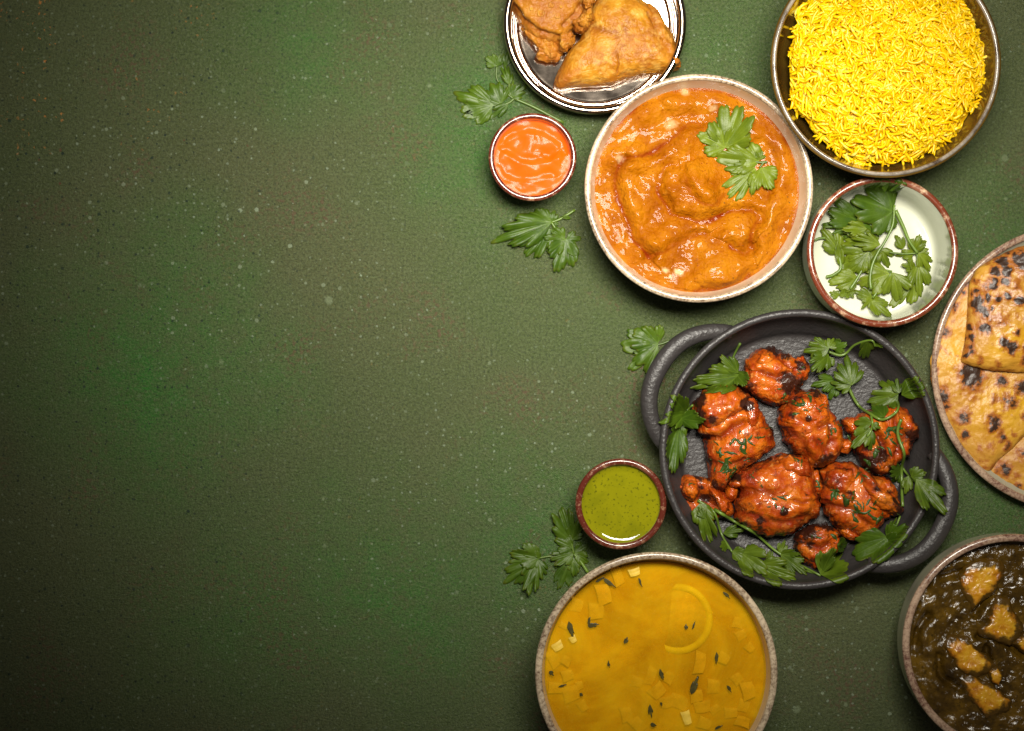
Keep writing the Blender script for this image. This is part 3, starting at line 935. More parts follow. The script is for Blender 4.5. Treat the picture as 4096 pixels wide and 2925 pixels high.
# ------------------------------------------------------------------ rice
def build_rice():
    zr = .060
    c = at(3564, 246, .085)
    Rr = rad(402, .085)
    rng = np.random.RandomState(11)
    t = thing('rice_mound', 'heaped mound of bright yellow long grain rice', 'rice', (c[0], c[1], zr))
    def dome(x, y):
        d = np.hypot(x - c[0], y - c[1]) / Rr
        P3 = col2(np.atleast_1d(x), np.atleast_1d(y))
        return zr + .030 * np.clip(1 - d ** 2.4, 0.0, 1) ** .8 + .0110 * fbm(P3, 32, 3, 61) * np.clip(1.3 - d, 0, 1)
    # core under the grains
    V, F = disc(c, Rr * .97, lambda X, Y: dome(X, Y) - .0035, 40, 96)
    obj('rice_core', V, F, MT['rice'], t)['kind'] = 'stuff'
    def grain_mesh(k):
        r = np.random.RandomState(100 + k)
        L, w = .0160 * (.58 + .50 * r.rand()), .00128 * (.84 + .30 * r.rand())
        bend = r.randn() * .30
        tt = np.linspace(-1, 1, 9)
        path = np.stack([tt * L / 2, bend * L * (tt ** 2 - .4) * .9, r.randn() * .04 * L * tt ** 2], 1)
        rr = w * np.sqrt(np.clip(1 - (np.abs(tt) ** 3.2) * .93, 0, 1)) * (1 + .08 * np.sin(tt * 4 + r.rand() * 6))
        return tube(path, rr, 7, .85)
    NV = 24
    G = [grain_mesh(k) for k in range(NV)]
    N = 4000
    u, th = rng.rand(N), rng.rand(N) * 2 * math.pi
    rad_ = Rr * np.sqrt(u) * (.975 + .03 * np.sin(th * 3 + 1) + .03 * np.sin(th * 7 + 2) + .025 * np.sin(th * 13) + .02 * np.sin(th * 23)) * np.where(rng.rand(N) < .12, 1.045, 1.0)
    rad_ = np.minimum(rad_, Rr * 1.035)
    X, Y = c[0] + rad_ * np.cos(th), c[1] + rad_ * np.sin(th)
    Z = dome(X, Y)
    e = .0015
    gx = (dome(X + e, Y) - dome(X - e, Y)) / (2 * e)
    gy = (dome(X, Y + e) - dome(X, Y - e)) / (2 * e)
    gx, gy = np.clip(gx, -1.3, 1.3), np.clip(gy, -1.3, 1.3)
    lift = rng.rand(N) ** 1.5 * .0070 - .0025
    lift = np.where(rng.rand(N) < .05, lift + .002, lift)
    yaw = rng.rand(N) * 2 * math.pi
    pit = rng.randn(N) * .33
    rol = rng.rand(N) * 6.28
    def mat3(i):
        nrm = np.array([-gx[i], -gy[i], 1.0]); nrm /= np.linalg.norm(nrm)
        d = np.array([math.cos(yaw[i]), math.sin(yaw[i]), 0])
        d -= nrm * d.dot(nrm); d /= np.linalg.norm(d)
        s = np.cross(nrm, d)
        d2 = d * math.cos(pit[i]) + nrm * math.sin(pit[i])
        n2 = np.cross(d2, s)
        cr, sr = math.cos(rol[i]) , math.sin(rol[i]) * .5
        s2 = s * cr + n2 * sr; s2 /= np.linalg.norm(s2)
        n3 = np.cross(d2, s2)
        return np.stack([d2, s2, n3], 1)
    vis = Y < at(0, -40, .09)[1]
    vis = vis & (Y < at(0, 40, .09)[1])
    score = np.where(vis, lift, -1)
    top = set(np.argsort(-score)[:300].tolist())
    # individual grains
    meshes = []
    for k in range(NV):
        me = mesh('rice_grain', G[k][0], G[k][1])
        me.materials.append(MT['rice'])
        meshes.append(me)
    from mathutils import Matrix
    base = np.array(t.location)
    VV, FF, n = [], [], 0
    for i in range(N):
        k = i % NV
        m3 = mat3(i)
        pos = np.array([X[i], Y[i], Z[i] + lift[i]])
        if i in top:
            o = bpy.data.objects.new('rice_grain', meshes[k])
            COL.objects.link(o)
            o.parent = t
            mm = Matrix([list(m3[0]) + [pos[0] - base[0]], list(m3[1]) + [pos[1] - base[1]], list(m3[2]) + [pos[2] - base[2]], [0, 0, 0, 1]])
            o.matrix_basis = mm
        else:
            v = G[k][0] @ m3.T + pos
            VV.append(v)
            FF += [tuple(j + n for j in f) for f in G[k][1]]
            n += len(v)
    o = obj('rice_grains', np.concatenate(VV), FF, MT['rice'], t)
    o['kind'] = 'stuff'
build_rice()

# ------------------------------------------------------------------ samosas
def build_samosas():
    z0 = .0018
    zz = .025
    o2 = [(1000, 740), (1040, 772), (1200, 742), (1350, 735), (1500, 728), (1600, 690), (1700, 660), (1900, 628), (2075, 595), (2105, 540), (2060, 400), (2030, 290), (1930, 150), (1840, 10), (1740, -60), (1560, -100), (1400, -70), (1320, 40), (1285, 180), (1230, 330), (1120, 430), (1060, 560), (1010, 670)]
    t = thing('samosa', 'large golden triangular samosa with its pointed tip over the plate', 'samosa', (*C1(1600, 350, zz)[:2], z0))
    cr = [([C1(1550, 490, zz), C1(1565, 560, zz), C1(1550, 640, zz)], .0007, .0009), ([C1(1820, 100, zz), C1(1880, 230, zz), C1(1940, 330, zz)], .0012, .0010),
          ([C1(1290, 180, zz), C1(1400, 260, zz), C1(1560, 300, zz)], .003, .0007)]
    V, F, A = blob([C1(x, y, zz) for x, y in o2], z0, .027, 224, 64, 3.6, 3.0, 7, ((26, .0020), (85, .0011), (230, .0010), (520, .0005)), 0, C1(1600, 330, zz), .9, creases=cr, skirt=.05)
    A['toast'] = np.clip(.45 * fbm(V, 30, 3, 3) + .1, 0, .6)
    obj('pastry', V, F, MT['samosa'], t, attrs=A, key='samosa')
    fl = [(1830, -10), (1900, 60), (1960, 150), (2040, 280), (2062, 400), (2110, 520), (2080, 592), (2000, 560), (1930, 480), (1890, 390), (1850, 300), (1800, 200), (1760, 80)]
    V, F, A = blob([C1(x, y, zz) for x, y in fl], z0 + .002, .0215, 120, 30, 2.6, 2.2, 9, ((90, .0036), (240, .0016)), 1, C1(1960, 330, zz))
    A['toast'] = np.clip(.3 + .5 * fbm(V, 60, 3, 3), 0, 1)
    obj('crimped_edge', V, F, MT['samosa'], t, attrs=A)
    V, F, A = blob([C1(x, y, zz) for x, y in ((2020, 470), (2080, 470), (2112, 520), (2105, 590), (2050, 605), (2025, 540))], z0 + .006, .020, 64, 18, 2.2, 2, 12, ((160, .003), (400, .001)), 1)
    A['toast'] = np.clip(.5 + .5 * fbm(V, 60, 3, 3), 0, 1)
    obj('folded_corner', V, F, MT['samosa'], t, attrs=A)
    o1 = [(585, -20), (640, 90), (700, 205), (760, 290), (850, 350), (960, 370), (1080, 350), (1150, 280), (1230, 220), (1290, 150), (1310, 60), (1330, -40), (1260, -170), (1000, -250), (760, -240), (620, -140)]
    t = thing('samosa', 'browner blistered samosa with ragged open edge behind the pointed one', 'samosa', (*C1(950, 60, zz)[:2], z0))
    V, F, A = blob([C1(x, y, zz) for x, y in o1], z0, .027, 224, 56, 3.4, 2.8, 17, ((30, .0030), (90, .0016), (300, .0010)), 0, C1(950, 40, zz), .6, skirt=.05, creases=[([C1(630, 40, zz), C1(720, 170, zz), C1(850, 270, zz), C1(1040, 320, zz)], .0022, .0024), ([C1(1230, 40, zz), C1(1180, 130, zz), C1(1080, 230, zz)], .0018, .0018), ([C1(760, -60, zz), C1(900, -20, zz), C1(1100, -60, zz)], .003, .0012)])
    A['toast'] = np.clip(.35 + .6 * fbm(V, 30, 3, 5), 0, .9)
    obj('pastry', V, F, MT['samosa'], t, attrs=A, key='samosa')
    for k, (ol, zb, hh) in enumerate((
            ([(690, 200), (770, 240), (880, 300), (1000, 320), (1060, 380), (1080, 450), (1030, 522), (930, 505), (850, 475), (850, 385), (760, 300)], z0, .020),
            ([(1035, 330), (1080, 270), (1150, 270), (1190, 300), (1160, 380), (1110, 440), (1050, 430)], z0 + .006, .024),
            ([(1170, 200), (1250, 90), (1320, 60), (1330, 160), (1310, 240), (1240, 290), (1190, 270)], z0 + .012, .026),
            ([(1240, 20), (1300, -30), (1350, 10), (1320, 90), (1270, 100)], z0 + .02, .022))):
        V, F, A = blob([C1(x, y, zz) for x, y in ol], zb, hh * .8, 96, 24, 3.4, 3.4, 23 + k, ((110, .0060), (330, .0026), (800, .0010)), 0)
        A['toast'] = np.clip(.5 + .7 * fbm(V, 70, 3, 5), 0, 1)
        obj('ragged_edge', V, F, MT['samosa'], t, attrs=A)
    tr = bvh('samosa')
    for k, (x, y, r) in enumerate(((885, 100, 34), (975, 28, 28), (1030, 122, 26), (1060, 45, 14), (800, 60, 14))):
        q = C1(x, y, .038)
        zt = drop(tr, q[0], q[1])
        rr = C1.m(r) 
        prof = [(.0001, zt + .0001), (rr * .45, zt + .0002), (rr * .75, zt + .0012), (rr * 1.0, zt + .0006), (rr * 1.15, zt - .0015)]
        V, F = lathe(prof, q, 20)
        V += .0004 * np.stack([fbm(V, 300, 2, 3), fbm(V, 300, 2, 4), fbm(V, 300, 2, 5)], 1)
        obj('blister', V, F, MT['samosa'], t, attrs={'toast': np.full(len(V), .1)})
build_samosas()

# ------------------------------------------------------------------ chicken
FL = .006
def herb_bits(tree, pts, parent, mp, zg, rng):
    more = [(x + rng.randn() * L * .45, y + rng.randn() * L * .45, L * (.35 + .35 * rng.rand())) for x, y, L in pts for _ in range(2)]
    for x, y, L in [(x, y, L * .8) for x, y, L in pts] + more:
        q = mp(x, y, zg)
        a = rng.rand() * 6.28
        l = mp.m(L) * .5
        w = l * (.18 + .30 * rng.rand())
        V = []
        n = 6
        for k in range(n):
            u = -1 + 2 * k / (n - 1)
            bend = .4 * u * u * (rng.rand() - .3)
            for s in (-1, 1):
                ww = w * (1 - .5 * u * u) * (.3 + 1.0 * rng.rand())
                lx, ly = u * l, s * ww + bend * l
                xx, yy = q[0] + lx * math.cos(a) - ly * math.sin(a), q[1] + lx * math.sin(a) + ly * math.cos(a)
                V.append((xx, yy, drop(tree, xx, yy, zg) + .0001))
        V = np.array(V)
        top = V + np.array([0, 0, .0004])
        m = len(V)
        VV = np.concatenate([V, top])
        F = []
        for k in range(n - 1):
            F.append((m + 2 * k, m + 2 * k + 1, m + 2 * k + 3, m + 2 * k + 2)[::-1])
            F.append((2 * k, 2 * k + 1, 2 * k + 3, 2 * k + 2))
            F.append((2 * k, 2 * k + 2, m + 2 * k + 2, m + 2 * k))
            F.append((2 * k + 1, m + 2 * k + 1, m + 2 * k + 3, 2 * k + 3))
        obj('herb_fleck', VV, F, MT['herb'], parent)
def build_chicken():
    zz = .024
    rng = np.random.RandomState(5)
    def pc(label, main, extra, hgt, seed, charpts=(), creases=(), herbs=(), ctr=None, base_char=0.0):
        mc = np.mean(np.array(main, float), 0)
        w = [C5(mc[0] + (x - mc[0]) * 1.05, mc[1] + (y - mc[1]) * 1.05, zz) for x, y in main]
        cx = np.mean([p[0] for p in w]); cy = np.mean([p[1] for p in w])
        t = thing('chicken_piece', label, 'chicken', (cx, cy, FL), 'roasted chicken pieces in the pan')
        key = 'ck%d' % seed
        crs = [([C5(x, y, zz) for x, y in pts], wd, dp) for pts, wd, dp in creases]
        def charof(V):
            ch = np.full(len(V), base_char) - .02
            for x, y, r, a in charpts:
                q = C5(x, y, zz)
                d = np.hypot(V[:, 0] - q[0], V[:, 1] - q[1]) / C5.m(r)
                ch = np.maximum(ch, a * np.exp(-d * d))
            return ch
        V, F, A = blob(w, FL, hgt * .92, 176, 48, 3.0, 2.5, seed, ((40, .0036), (120, .0018), (300, .0010)), 0, ctr and C5(*ctr, zz), .7, creases=crs, ragged=.11)
        A['char'] = charof(V)
        obj('meat', V, F, MT['chicken'], t, attrs=A, key=key)
        GEO.setdefault('chicken', []).append((V, F))
        for k, (ol, zb, hh) in enumerate(extra):
            V, F, A = blob([C5(x, y, zz) for x, y in ol], FL + zb * .92, hh * .9, 110, 28, 2.8, 2.3, seed * 3 + k, ((80, .0030), (200, .0015), (420, .0008)), 0, None, .6, ragged=.16)
            A['char'] = charof(V)
            obj('meat_fold', V, F, MT['chicken'], t, attrs=A, key=key)
            GEO['chicken'].append((V, F))
        if herbs: herb_bits(bvh(key), herbs, t, C5, zz, rng)
        return t
    pc('charred chicken piece with blackened lower right edge at the pan top', [(620, 400), (630, 320), (680, 260), (760, 238), (820, 262), (880, 300), (930, 330), (960, 420), (930, 450), (920, 490), (870, 550), (790, 565), (720, 530), (640, 490), (600, 460)],
       [([(610, 430), (640, 380), (720, 370), (780, 420), (830, 480), (820, 540), (760, 555), (660, 500)], .008, .020), ([(880, 330), (900, 290), (945, 280), (985, 330), (980, 420), (930, 440), (890, 400)], .004, .020), ([(660, 330), (690, 270), (760, 250), (790, 300), (750, 340), (700, 350)], .012, .020)],
       .030, 101, ((870, 440, 75, .32), (780, 245, 40, .28), (940, 320, 60, .3), (850, 280, 35, .22), (620, 465, 40, .16)), (([(700, 380), (790, 410), (850, 380)], .003, .003), ([(800, 270), (840, 330), (900, 360)], .003, .003)), ((830, 510, 50), (860, 545, 60), (920, 375, 40), (800, 470, 30)))
    pc('tall folded chicken piece with glossy glaze and herb strips', [(335, 640), (345, 560), (400, 480), (450, 465), (540, 455), (610, 490), (680, 540), (720, 640), (775, 720), (780, 790), (700, 860), (600, 920), (530, 975), (500, 1035), (460, 1035), (425, 970), (415, 880), (400, 780), (370, 690)],
       [([(332, 600), (345, 530), (400, 475), (470, 455), (550, 450), (610, 490), (635, 550), (600, 600), (540, 640), (470, 690), (390, 690), (345, 650)], .016, .022), ([(600, 530), (650, 512), (690, 545), (692, 640), (680, 710), (645, 712), (610, 650), (585, 600)], .012, .022)],
       .030, 103, ((360, 530, 45, .30), (615, 555, 45, .28), (460, 1020, 60, .18), (430, 640, 40, .22), (340, 620, 40, .2)), (([(390, 745), (470, 745), (540, 690), (600, 660)], .003, .004), ([(440, 880), (520, 900), (600, 870)], .004, .002)), ((470, 825, 70), (530, 825, 90), (600, 790, 110), (640, 770, 70), (500, 890, 120), (520, 950, 80), (560, 920, 60), (700, 740, 60), (740, 690, 35), (445, 920, 40), (620, 865, 40)), (560, 760))
    pc('oval chicken piece with small hole in the pan middle', [(870, 520), (940, 482), (1030, 492), (1080, 545), (1100, 600), (1160, 700), (1162, 760), (1130, 850), (1060, 892), (990, 888), (900, 830), (850, 760), (815, 660), (822, 590)],
       [([(860, 560), (900, 510), (980, 500), (1060, 540), (1080, 620), (1040, 690), (960, 700), (880, 640)], .016, .020), ([(1030, 490), (1065, 500), (1080, 560), (1060, 590), (1030, 560)], .016, .018)],
       .034, 107, ((1050, 855, 40, .26), (870, 620, 30, .22), (960, 640, 18, .35), (1010, 500, 30, .2)), (([(1010, 690), (1080, 660), (1100, 760), (1060, 820), (1010, 760)], .003, .003), ([(930, 620), (960, 640), (985, 620)], .003, .005), ([(850, 700), (930, 760), (960, 840)], .004, .002)), ((905, 555, 75), (930, 540, 50), (1030, 560, 40), (1090, 710, 45), (1140, 670, 60), (1020, 750, 30), (970, 520, 60)))
    pc('shredded chicken piece under cilantro with pale torn inside', [(1215, 660), (1300, 600), (1380, 580), (1460, 545), (1530, 600), (1580, 680), (1590, 740), (1540, 850), (1440, 900), (1390, 945), (1320, 930), (1260, 870), (1230, 780)],
       [([(1160, 640), (1220, 625), (1250, 690), (1300, 700), (1300, 740), (1240, 745), (1190, 720)], .004, .020), ([(1150, 790), (1170, 750), (1215, 755), (1225, 800), (1195, 835), (1155, 825)], .002, .020), ([(1450, 560), (1520, 600), (1585, 690), (1590, 750), (1530, 780), (1470, 700)], .012, .020), ([(1280, 860), (1350, 800), (1430, 820), (1440, 890), (1390, 945), (1310, 925)], .006, .020)],
       .028, 109, ((1345, 870, 90, .32), (1540, 720, 60, .28), (1560, 640, 40, .2)), (([(1330, 700), (1380, 780), (1390, 880)], .003, .004), ([(1450, 640), (1480, 740), (1460, 830)], .003, .003)), ((1440, 690, 120), (1440, 770, 90), (1340, 830, 70), (1300, 880, 60), (1410, 720, 40), (1200, 745, 50)))
    pc('largest square chicken piece with bright wet glaze', [(600, 930), (740, 882), (830, 842), (930, 852), (980, 900), (1000, 985), (1040, 1120), (1040, 1180), (960, 1230), (860, 1287), (740, 1292), (640, 1260), (572, 1190), (578, 1100), (588, 1020), (560, 985)],
       [([(800, 870), (860, 842), (930, 850), (985, 905), (980, 970), (900, 960), (820, 920)], .014, .020), ([(790, 1120), (830, 1100), (860, 1130), (850, 1175), (805, 1180)], .022, .016), ([(515, 1010), (575, 960), (640, 950), (650, 1000), (590, 1030)], .004, .020)],
       .034, 113, ((690, 1215, 40, .18), (820, 1150, 25, .30), (560, 970, 40, .2), (640, 1250, 40, .16)), (([(590, 1060), (700, 1030), (760, 1060)], .004, .0018), ([(880, 1090), (930, 1105), (950, 1100)], .0016, .002), ([(600, 1160), (720, 1200), (840, 1210), (960, 1180)], .004, .002)), ((925, 870, 75), (810, 1075, 70), (770, 1080, 40), (700, 1010, 25), (650, 960, 30)))
    pc('dark red chicken piece with a sharp ridge by the right handle', [(1060, 935), (1120, 902), (1230, 890), (1290, 930), (1350, 960), (1430, 985), (1470, 1060), (1500, 1140), (1480, 1180), (1400, 1200), (1350, 1285), (1290, 1312), (1220, 1280), (1130, 1230), (1080, 1150), (1060, 1050)],
       [([(1240, 888), (1290, 930), (1370, 1020), (1450, 1080), (1502, 1150), (1480, 1180), (1400, 1170), (1310, 1110), (1250, 1000)], .014, .024), ([(1070, 940), (1130, 905), (1220, 910), (1240, 980), (1200, 1060), (1110, 1070), (1065, 1000)], .014, .018), ([(1145, 1045), (1200, 1030), (1235, 1060), (1210, 1110), (1160, 1090)], .022, .014), ([(1140, 1260), (1180, 1240), (1240, 1280), (1290, 1310), (1230, 1325), (1170, 1300)], .002, .018), ([(1340, 965), (1420, 970), (1470, 1030), (1480, 1090), (1420, 1060), (1370, 1020)], .006, .020)],
       .030, 127, ((1420, 1100, 50, .26), (1470, 1150, 40, .3), (1180, 1045, 30, .2), (1440, 980, 40, .25), (1330, 1000, 40, .16)), (([(1090, 1120), (1200, 1140), (1300, 1230)], .003, .003),), ((1120, 1050, 90), (1170, 1090, 90), (1240, 1110, 80), (1270, 1160, 100), (1320, 1185, 90), (1220, 1190, 80), (1330, 1105, 40), (1240, 950, 60), (1310, 935, 40), (1380, 1165, 30)))
    pc('small curled chicken scrap with hollow middle by the green chutney', [(250, 1040), (290, 968), (370, 980), (440, 1012), (520, 1090), (545, 1160), (490, 1190), (430, 1222), (370, 1180), (312, 1182), (260, 1100)],
       [([(252, 1040), (290, 968), (350, 985), (370, 1040), (330, 1100), (280, 1090)], .004, .022), ([(400, 1010), (460, 1030), (530, 1100), (545, 1160), (490, 1185), (450, 1110)], .004, .020), ([(330, 1130), (400, 1150), (440, 1220), (380, 1190), (310, 1180)], .002, .018)],
       .016, 131, ((400, 1085, 40, .28), (375, 1025, 20, .3)), (([(370, 1080), (410, 1090), (450, 1120)], .006, .006),), ((305, 1000, 30), (300, 1080, 25)))
    pc('tiny chicken nub left of the largest square piece', [(512, 1040), (525, 1010), (560, 1005), (582, 1030), (575, 1070), (545, 1105), (522, 1090)], [], .018, 137)
    pc('tiny chicken shred between the two large glazed pieces', [(1000, 1040), (1010, 1000), (1005, 930), (1030, 930), (1045, 1000), (1060, 1030), (1050, 1055), (1015, 1060)], [], .014, 138, (), (), ((1030, 1000, 50), (1025, 1020, 40)))
    pc('dark burnt red chicken piece at the pan bottom', [(920, 1290), (985, 1242), (1080, 1232), (1130, 1280), (1162, 1340), (1110, 1420), (1015, 1492), (950, 1440), (905, 1370)],
       [([(925, 1290), (985, 1242), (1080, 1232), (1125, 1270), (1100, 1310), (1010, 1330), (950, 1330)], .008, .020), ([(1090, 1300), (1140, 1290), (1165, 1340), (1120, 1390), (1080, 1360)], .008, .018)],
       .026, 139, ((960, 1290, 70, .25), (1050, 1240, 60, .25)), (([(960, 1340), (1040, 1360), (1090, 1330)], .003, .003),), ((1110, 1295, 60), (1020, 1300, 40)), None, .07)
build_chicken()

# ------------------------------------------------------------------ flatbreads
def build_naan():
    zz = .016
    rng = np.random.RandomState(8)
    def char_attr(V, spots, edge, RH, seed, edge_amt):
        wv = V.copy()
        ch = np.zeros(len(V))
        wx = V[:, 0] + .0050 * fbm(V, 110, 4, seed + 1)
        wy = V[:, 1] + .0050 * fbm(V, 110, 4, seed + 2)
        for x, y, r, a in spots:
            q = C9(x, y, zz)
            d = np.hypot(wx - q[0], (wy - q[1]) * (.8 + .5 * ((x * 7 + y) % 10) / 10)) / C9.m(r * 1.22)
            ch = np.maximum(ch, a * np.exp(-(d * .98) ** 2.4))
        en = np.clip((RH - edge) / (1 - edge), 0, 1) * np.clip(.15 + 1.4 * fbm(V, 70, 3, seed), 0, 1) * edge_amt
        sp = np.clip(fbm(V, 95, 2, seed + 9) - .42, 0, 1) * 2.2
        return np.clip(np.maximum(np.maximum(ch, en), sp), 0, 1.1)
    def piece(label, ol, z0, h, seed, spots, edge_amt, ctr, butter, extra=()):
        w = [C9(x, y, zz) for x, y in ol]
        q = C9(*ctr, zz)
        V, F, A = blob(w, z0, h, 260, 90, 4.0, 3.0, seed, ((24, .0034), (75, .0022), (240, .0006)), 1, q, .9)
        A['char'] = char_attr(V, spots, .86, A['rho'], seed, edge_amt)
        bt = np.clip(1.15 - A['rho'] ** 3 + .5 * fbm(V, 30, 3, seed), 0, 1) * butter
        A['butter'] = bt
        V[:, 2] += .0016 * np.clip(A['char'], 0, 1) * (A['rho'] < .97) * (.4 + fbm(V, 90, 2, 5))
        o = obj('flatbread', V, F, MT['naan'], attrs=A, key='naan')
        tag(o, label, 'bread', 'flatbreads on the cream plate')
    piece('partly hidden flatbread under the wide blistered one at the plate bottom', [(380, 1400), (450, 1280), (587, 1150), (800, 1000), (1000, 1000), (1050, 1400), (800, 1560), (587, 1532), (480, 1475)], .0075, .008, 201,
          [(480, 1380, 30, .8), (460, 1370, 40, .5), (560, 1300, 30, .4), (575, 1290, 25, .6), (560, 1490, 20, .7), (540, 1420, 20, .4)], .5, (760, 1280), .6)
    piece('wide pale flatbread with scattered burnt blisters along its curved edge', [(265, 310), (215, 380), (150, 520), (95, 640), (66, 770), (57, 860), (90, 970), (130, 1060), (180, 1160), (250, 1280), (330, 1370), (390, 1397), (425, 1370), (440, 1325), (510, 1285), (587, 1200), (760, 1080), (900, 700), (700, 400), (440, 320)], .013, .008, 202,
          [(285, 845, 62, 1.0), (290, 880, 26, 1.1), (448, 885, 30, .9), (495, 1000, 48, .62), (500, 1000, 22, .5), (405, 1100, 42, .72), (410, 1138, 26, 1.0), (235, 1085, 36, .7), (450, 1193, 24, .85), (250, 1180, 18, .8), (120, 970, 40, .8), (135, 1030, 30, .7), (120, 605, 34, .9), (235, 388, 16, .9), (190, 460, 20, .85), (255, 330, 22, .85), (85, 828, 16, .7), (97, 685, 18, .5), (575, 920, 45, .8), (290, 985, 22, .4), (390, 1262, 22, .42), (330, 1270, 16, .4), (490, 1250, 20, .7), (65, 860, 20, .6), (330, 1330, 14, .5), (145, 715, 14, .35), (175, 545, 14, .35), (410, 985, 30, .55), (215, 885, 14, .35), (335, 905, 14, .4), (525, 1185, 16, .5), (225, 960, 10, .3), (580, 1080, 22, .6)], .55, (420, 830), .75)
    piece('folded top flatbread heavily charred along its left edge', [(300, 262), (335, 230), (400, 190), (480, 152), (587, 122), (760, 90), (960, 150), (1000, 500), (960, 860), (760, 850), (587, 832), (540, 828), (400, 820), (300, 802), (216, 782), (232, 720), (250, 600), (258, 450), (268, 340)], .0195, .014, 203,
          [(445, 210, 30, 1.1), (545, 205, 50, .95), (405, 262, 24, 1.1), (465, 265, 26, 1.0), (380, 345, 30, 1.0), (455, 320, 24, .9), (340, 360, 26, .6), (355, 415, 16, 1.1), (300, 440, 30, 1.0), (315, 480, 30, .9), (340, 505, 26, .9), (290, 385, 20, .8), (525, 430, 28, 1.0), (465, 408, 22, 1.0), (435, 550, 40, .62), (340, 585, 32, 1.05), (268, 580, 18, .9), (265, 640, 20, .9), (258, 690, 22, .8), (240, 745, 18, 1.0), (270, 725, 24, .8), (450, 665, 30, 1.1), (490, 695, 30, 1.1), (465, 680, 40, .6), (520, 615, 18, .8), (580, 540, 20, .8), (525, 335, 24, .6), (575, 180, 25, .9), (380, 200, 25, .6), (570, 700, 20, .6), (580, 770, 26, .8), (420, 790, 18, .5), (315, 765, 16, .6), (410, 430, 20, .9), (370, 480, 18, .8), (480, 160, 20, .7), (370, 540, 20, .5), (440, 480, 14, .3), (520, 510, 14, .35), (300, 320, 18, .6), (395, 320, 22, .9), (420, 700, 12, .4)], .75, (640, 500), 1.0)
build_naan()

# ------------------------------------------------------------------ cilantro
def leaf_geo(b, t, w, seed, tree, A=1.3, curl=.18, fold=.22, nth=79, nr=10, teeth=5.5, lobes=True, clear=.0005):
    r = np.random.RandomState(seed)
    b, t = np.array(b, float), np.array(t, float)
    L = np.linalg.norm((t - b)[:2])
    dx = (t - b)[:2] / L
    sy = np.array([-dx[1], dx[0]])
    u = np.linspace(-1, 1, nth)
    ph = r.randn(3) * .05
    nl = 1.5 if r.rand() < .65 else 2.5
    A = A * (.85 + .3 * r.rand())
    teeth = 4.0 + .5 * r.randint(0, 7)
    lob = np.abs(np.cos(nl * math.pi * (u + ph[0] * .4)))
    th = u * A
    side = np.where(u > 0, 1 + .18 * r.randn(), 1 + .18 * r.randn())
    base = .54 + .16 * r.rand()
    Rr = L * (base + (1 - base) * lob ** .42) * (1 - .26 * np.abs(u) ** 1.3 * side)
    Rr *= .905 + .095 * np.abs(np.sin(teeth * math.pi * u + .35 * np.sin(u * 7 + r.rand() * 6) + ph[1] * 9)) ** .75
    Rr *= 1 + .05 * np.sin(u * 9 + r.rand() * 6)
    Rr *= L / Rr[nth // 2 - 3: nth // 2 + 4].max()
    s = np.linspace(0, 1, nr) ** .85
    lx = s[:, None] * (Rr * np.cos(th))[None]
    ly = s[:, None] * (Rr * np.sin(th))[None] * w
    sl = (t[2] - b[2]) / L
    q = s[:, None]
    lz = b[2] + sl * lx + fold * (np.abs(ly) - .22 * L * w) * np.clip(q * 2, 0, 1) - curl * (lx * lx) / L + curl * lx
    lz = lz + L * .045 * np.sin(th * 5.2 + r.rand() * 6)[None] * q ** 2 + L * .03 * noise3(np.stack([lx.ravel(), ly.ravel(), lx.ravel() * 0 + seed], 1) * (3.2 / L), seed).reshape(lx.shape) * 2 * q
    lz = lz - L * .10 * (q ** 4) * (.4 + r.rand()) + r.randn() * .22 * ly * lx / L + L * (.10 * r.randn()) * np.clip(lx / L, 0, 1) ** 3
    ve = np.zeros_like(lx)
    for k, uc in enumerate((-.66, 0, .66)):
        ue = np.abs(u - uc)[None] * A * s[:, None] * L
        ve = np.maximum(ve, np.exp(-(ue / (.028 * L)) ** 2) * (1 - .5 * q))
    fine = .45 * np.clip(np.cos(u * 34 + .4 * np.sin(u * 5))[None] ** 8 * (q > .25), 0, 1)
    ve = np.maximum(ve, fine * (1 - .6 * q))
    X = b[0] + lx * dx[0] + ly * sy[0]
    Y = b[1] + lx * dx[1] + ly * sy[1]
    Z = lz
    V = np.stack([X.ravel(), Y.ravel(), Z.ravel()], 1)
    if tree is not None:
        for i in range(len(V)):
            h = drop(tree, V[i, 0], V[i, 1], 0.0) + clear
            if V[i, 2] < h: V[i, 2] = h
    # two skins, so that the leaf has a thickness
    n = len(V)
    V2 = V.copy()
    V2[:, 2] += .00028
    F = []
    for i in range(nr - 1):
        for k in range(nth - 1):
            f = (i * nth + k, (i + 1) * nth + k, (i + 1) * nth + k + 1, i * nth + k + 1)
            F.append(tuple(j + n for j in f))
            F.append(f[::-1])
    for k in range(nth - 1):
        a, c_ = (nr - 1) * nth + k, (nr - 1) * nth + k + 1
        F.append((a, c_, c_ + n, a + n))
    vv = np.tile(ve.ravel(), 2)
    lv = np.tile(np.repeat(s[:, None], nth, 1).ravel(), 2)
    return np.concatenate([V, V2]), F, {'vein': vv, 'lv': lv}

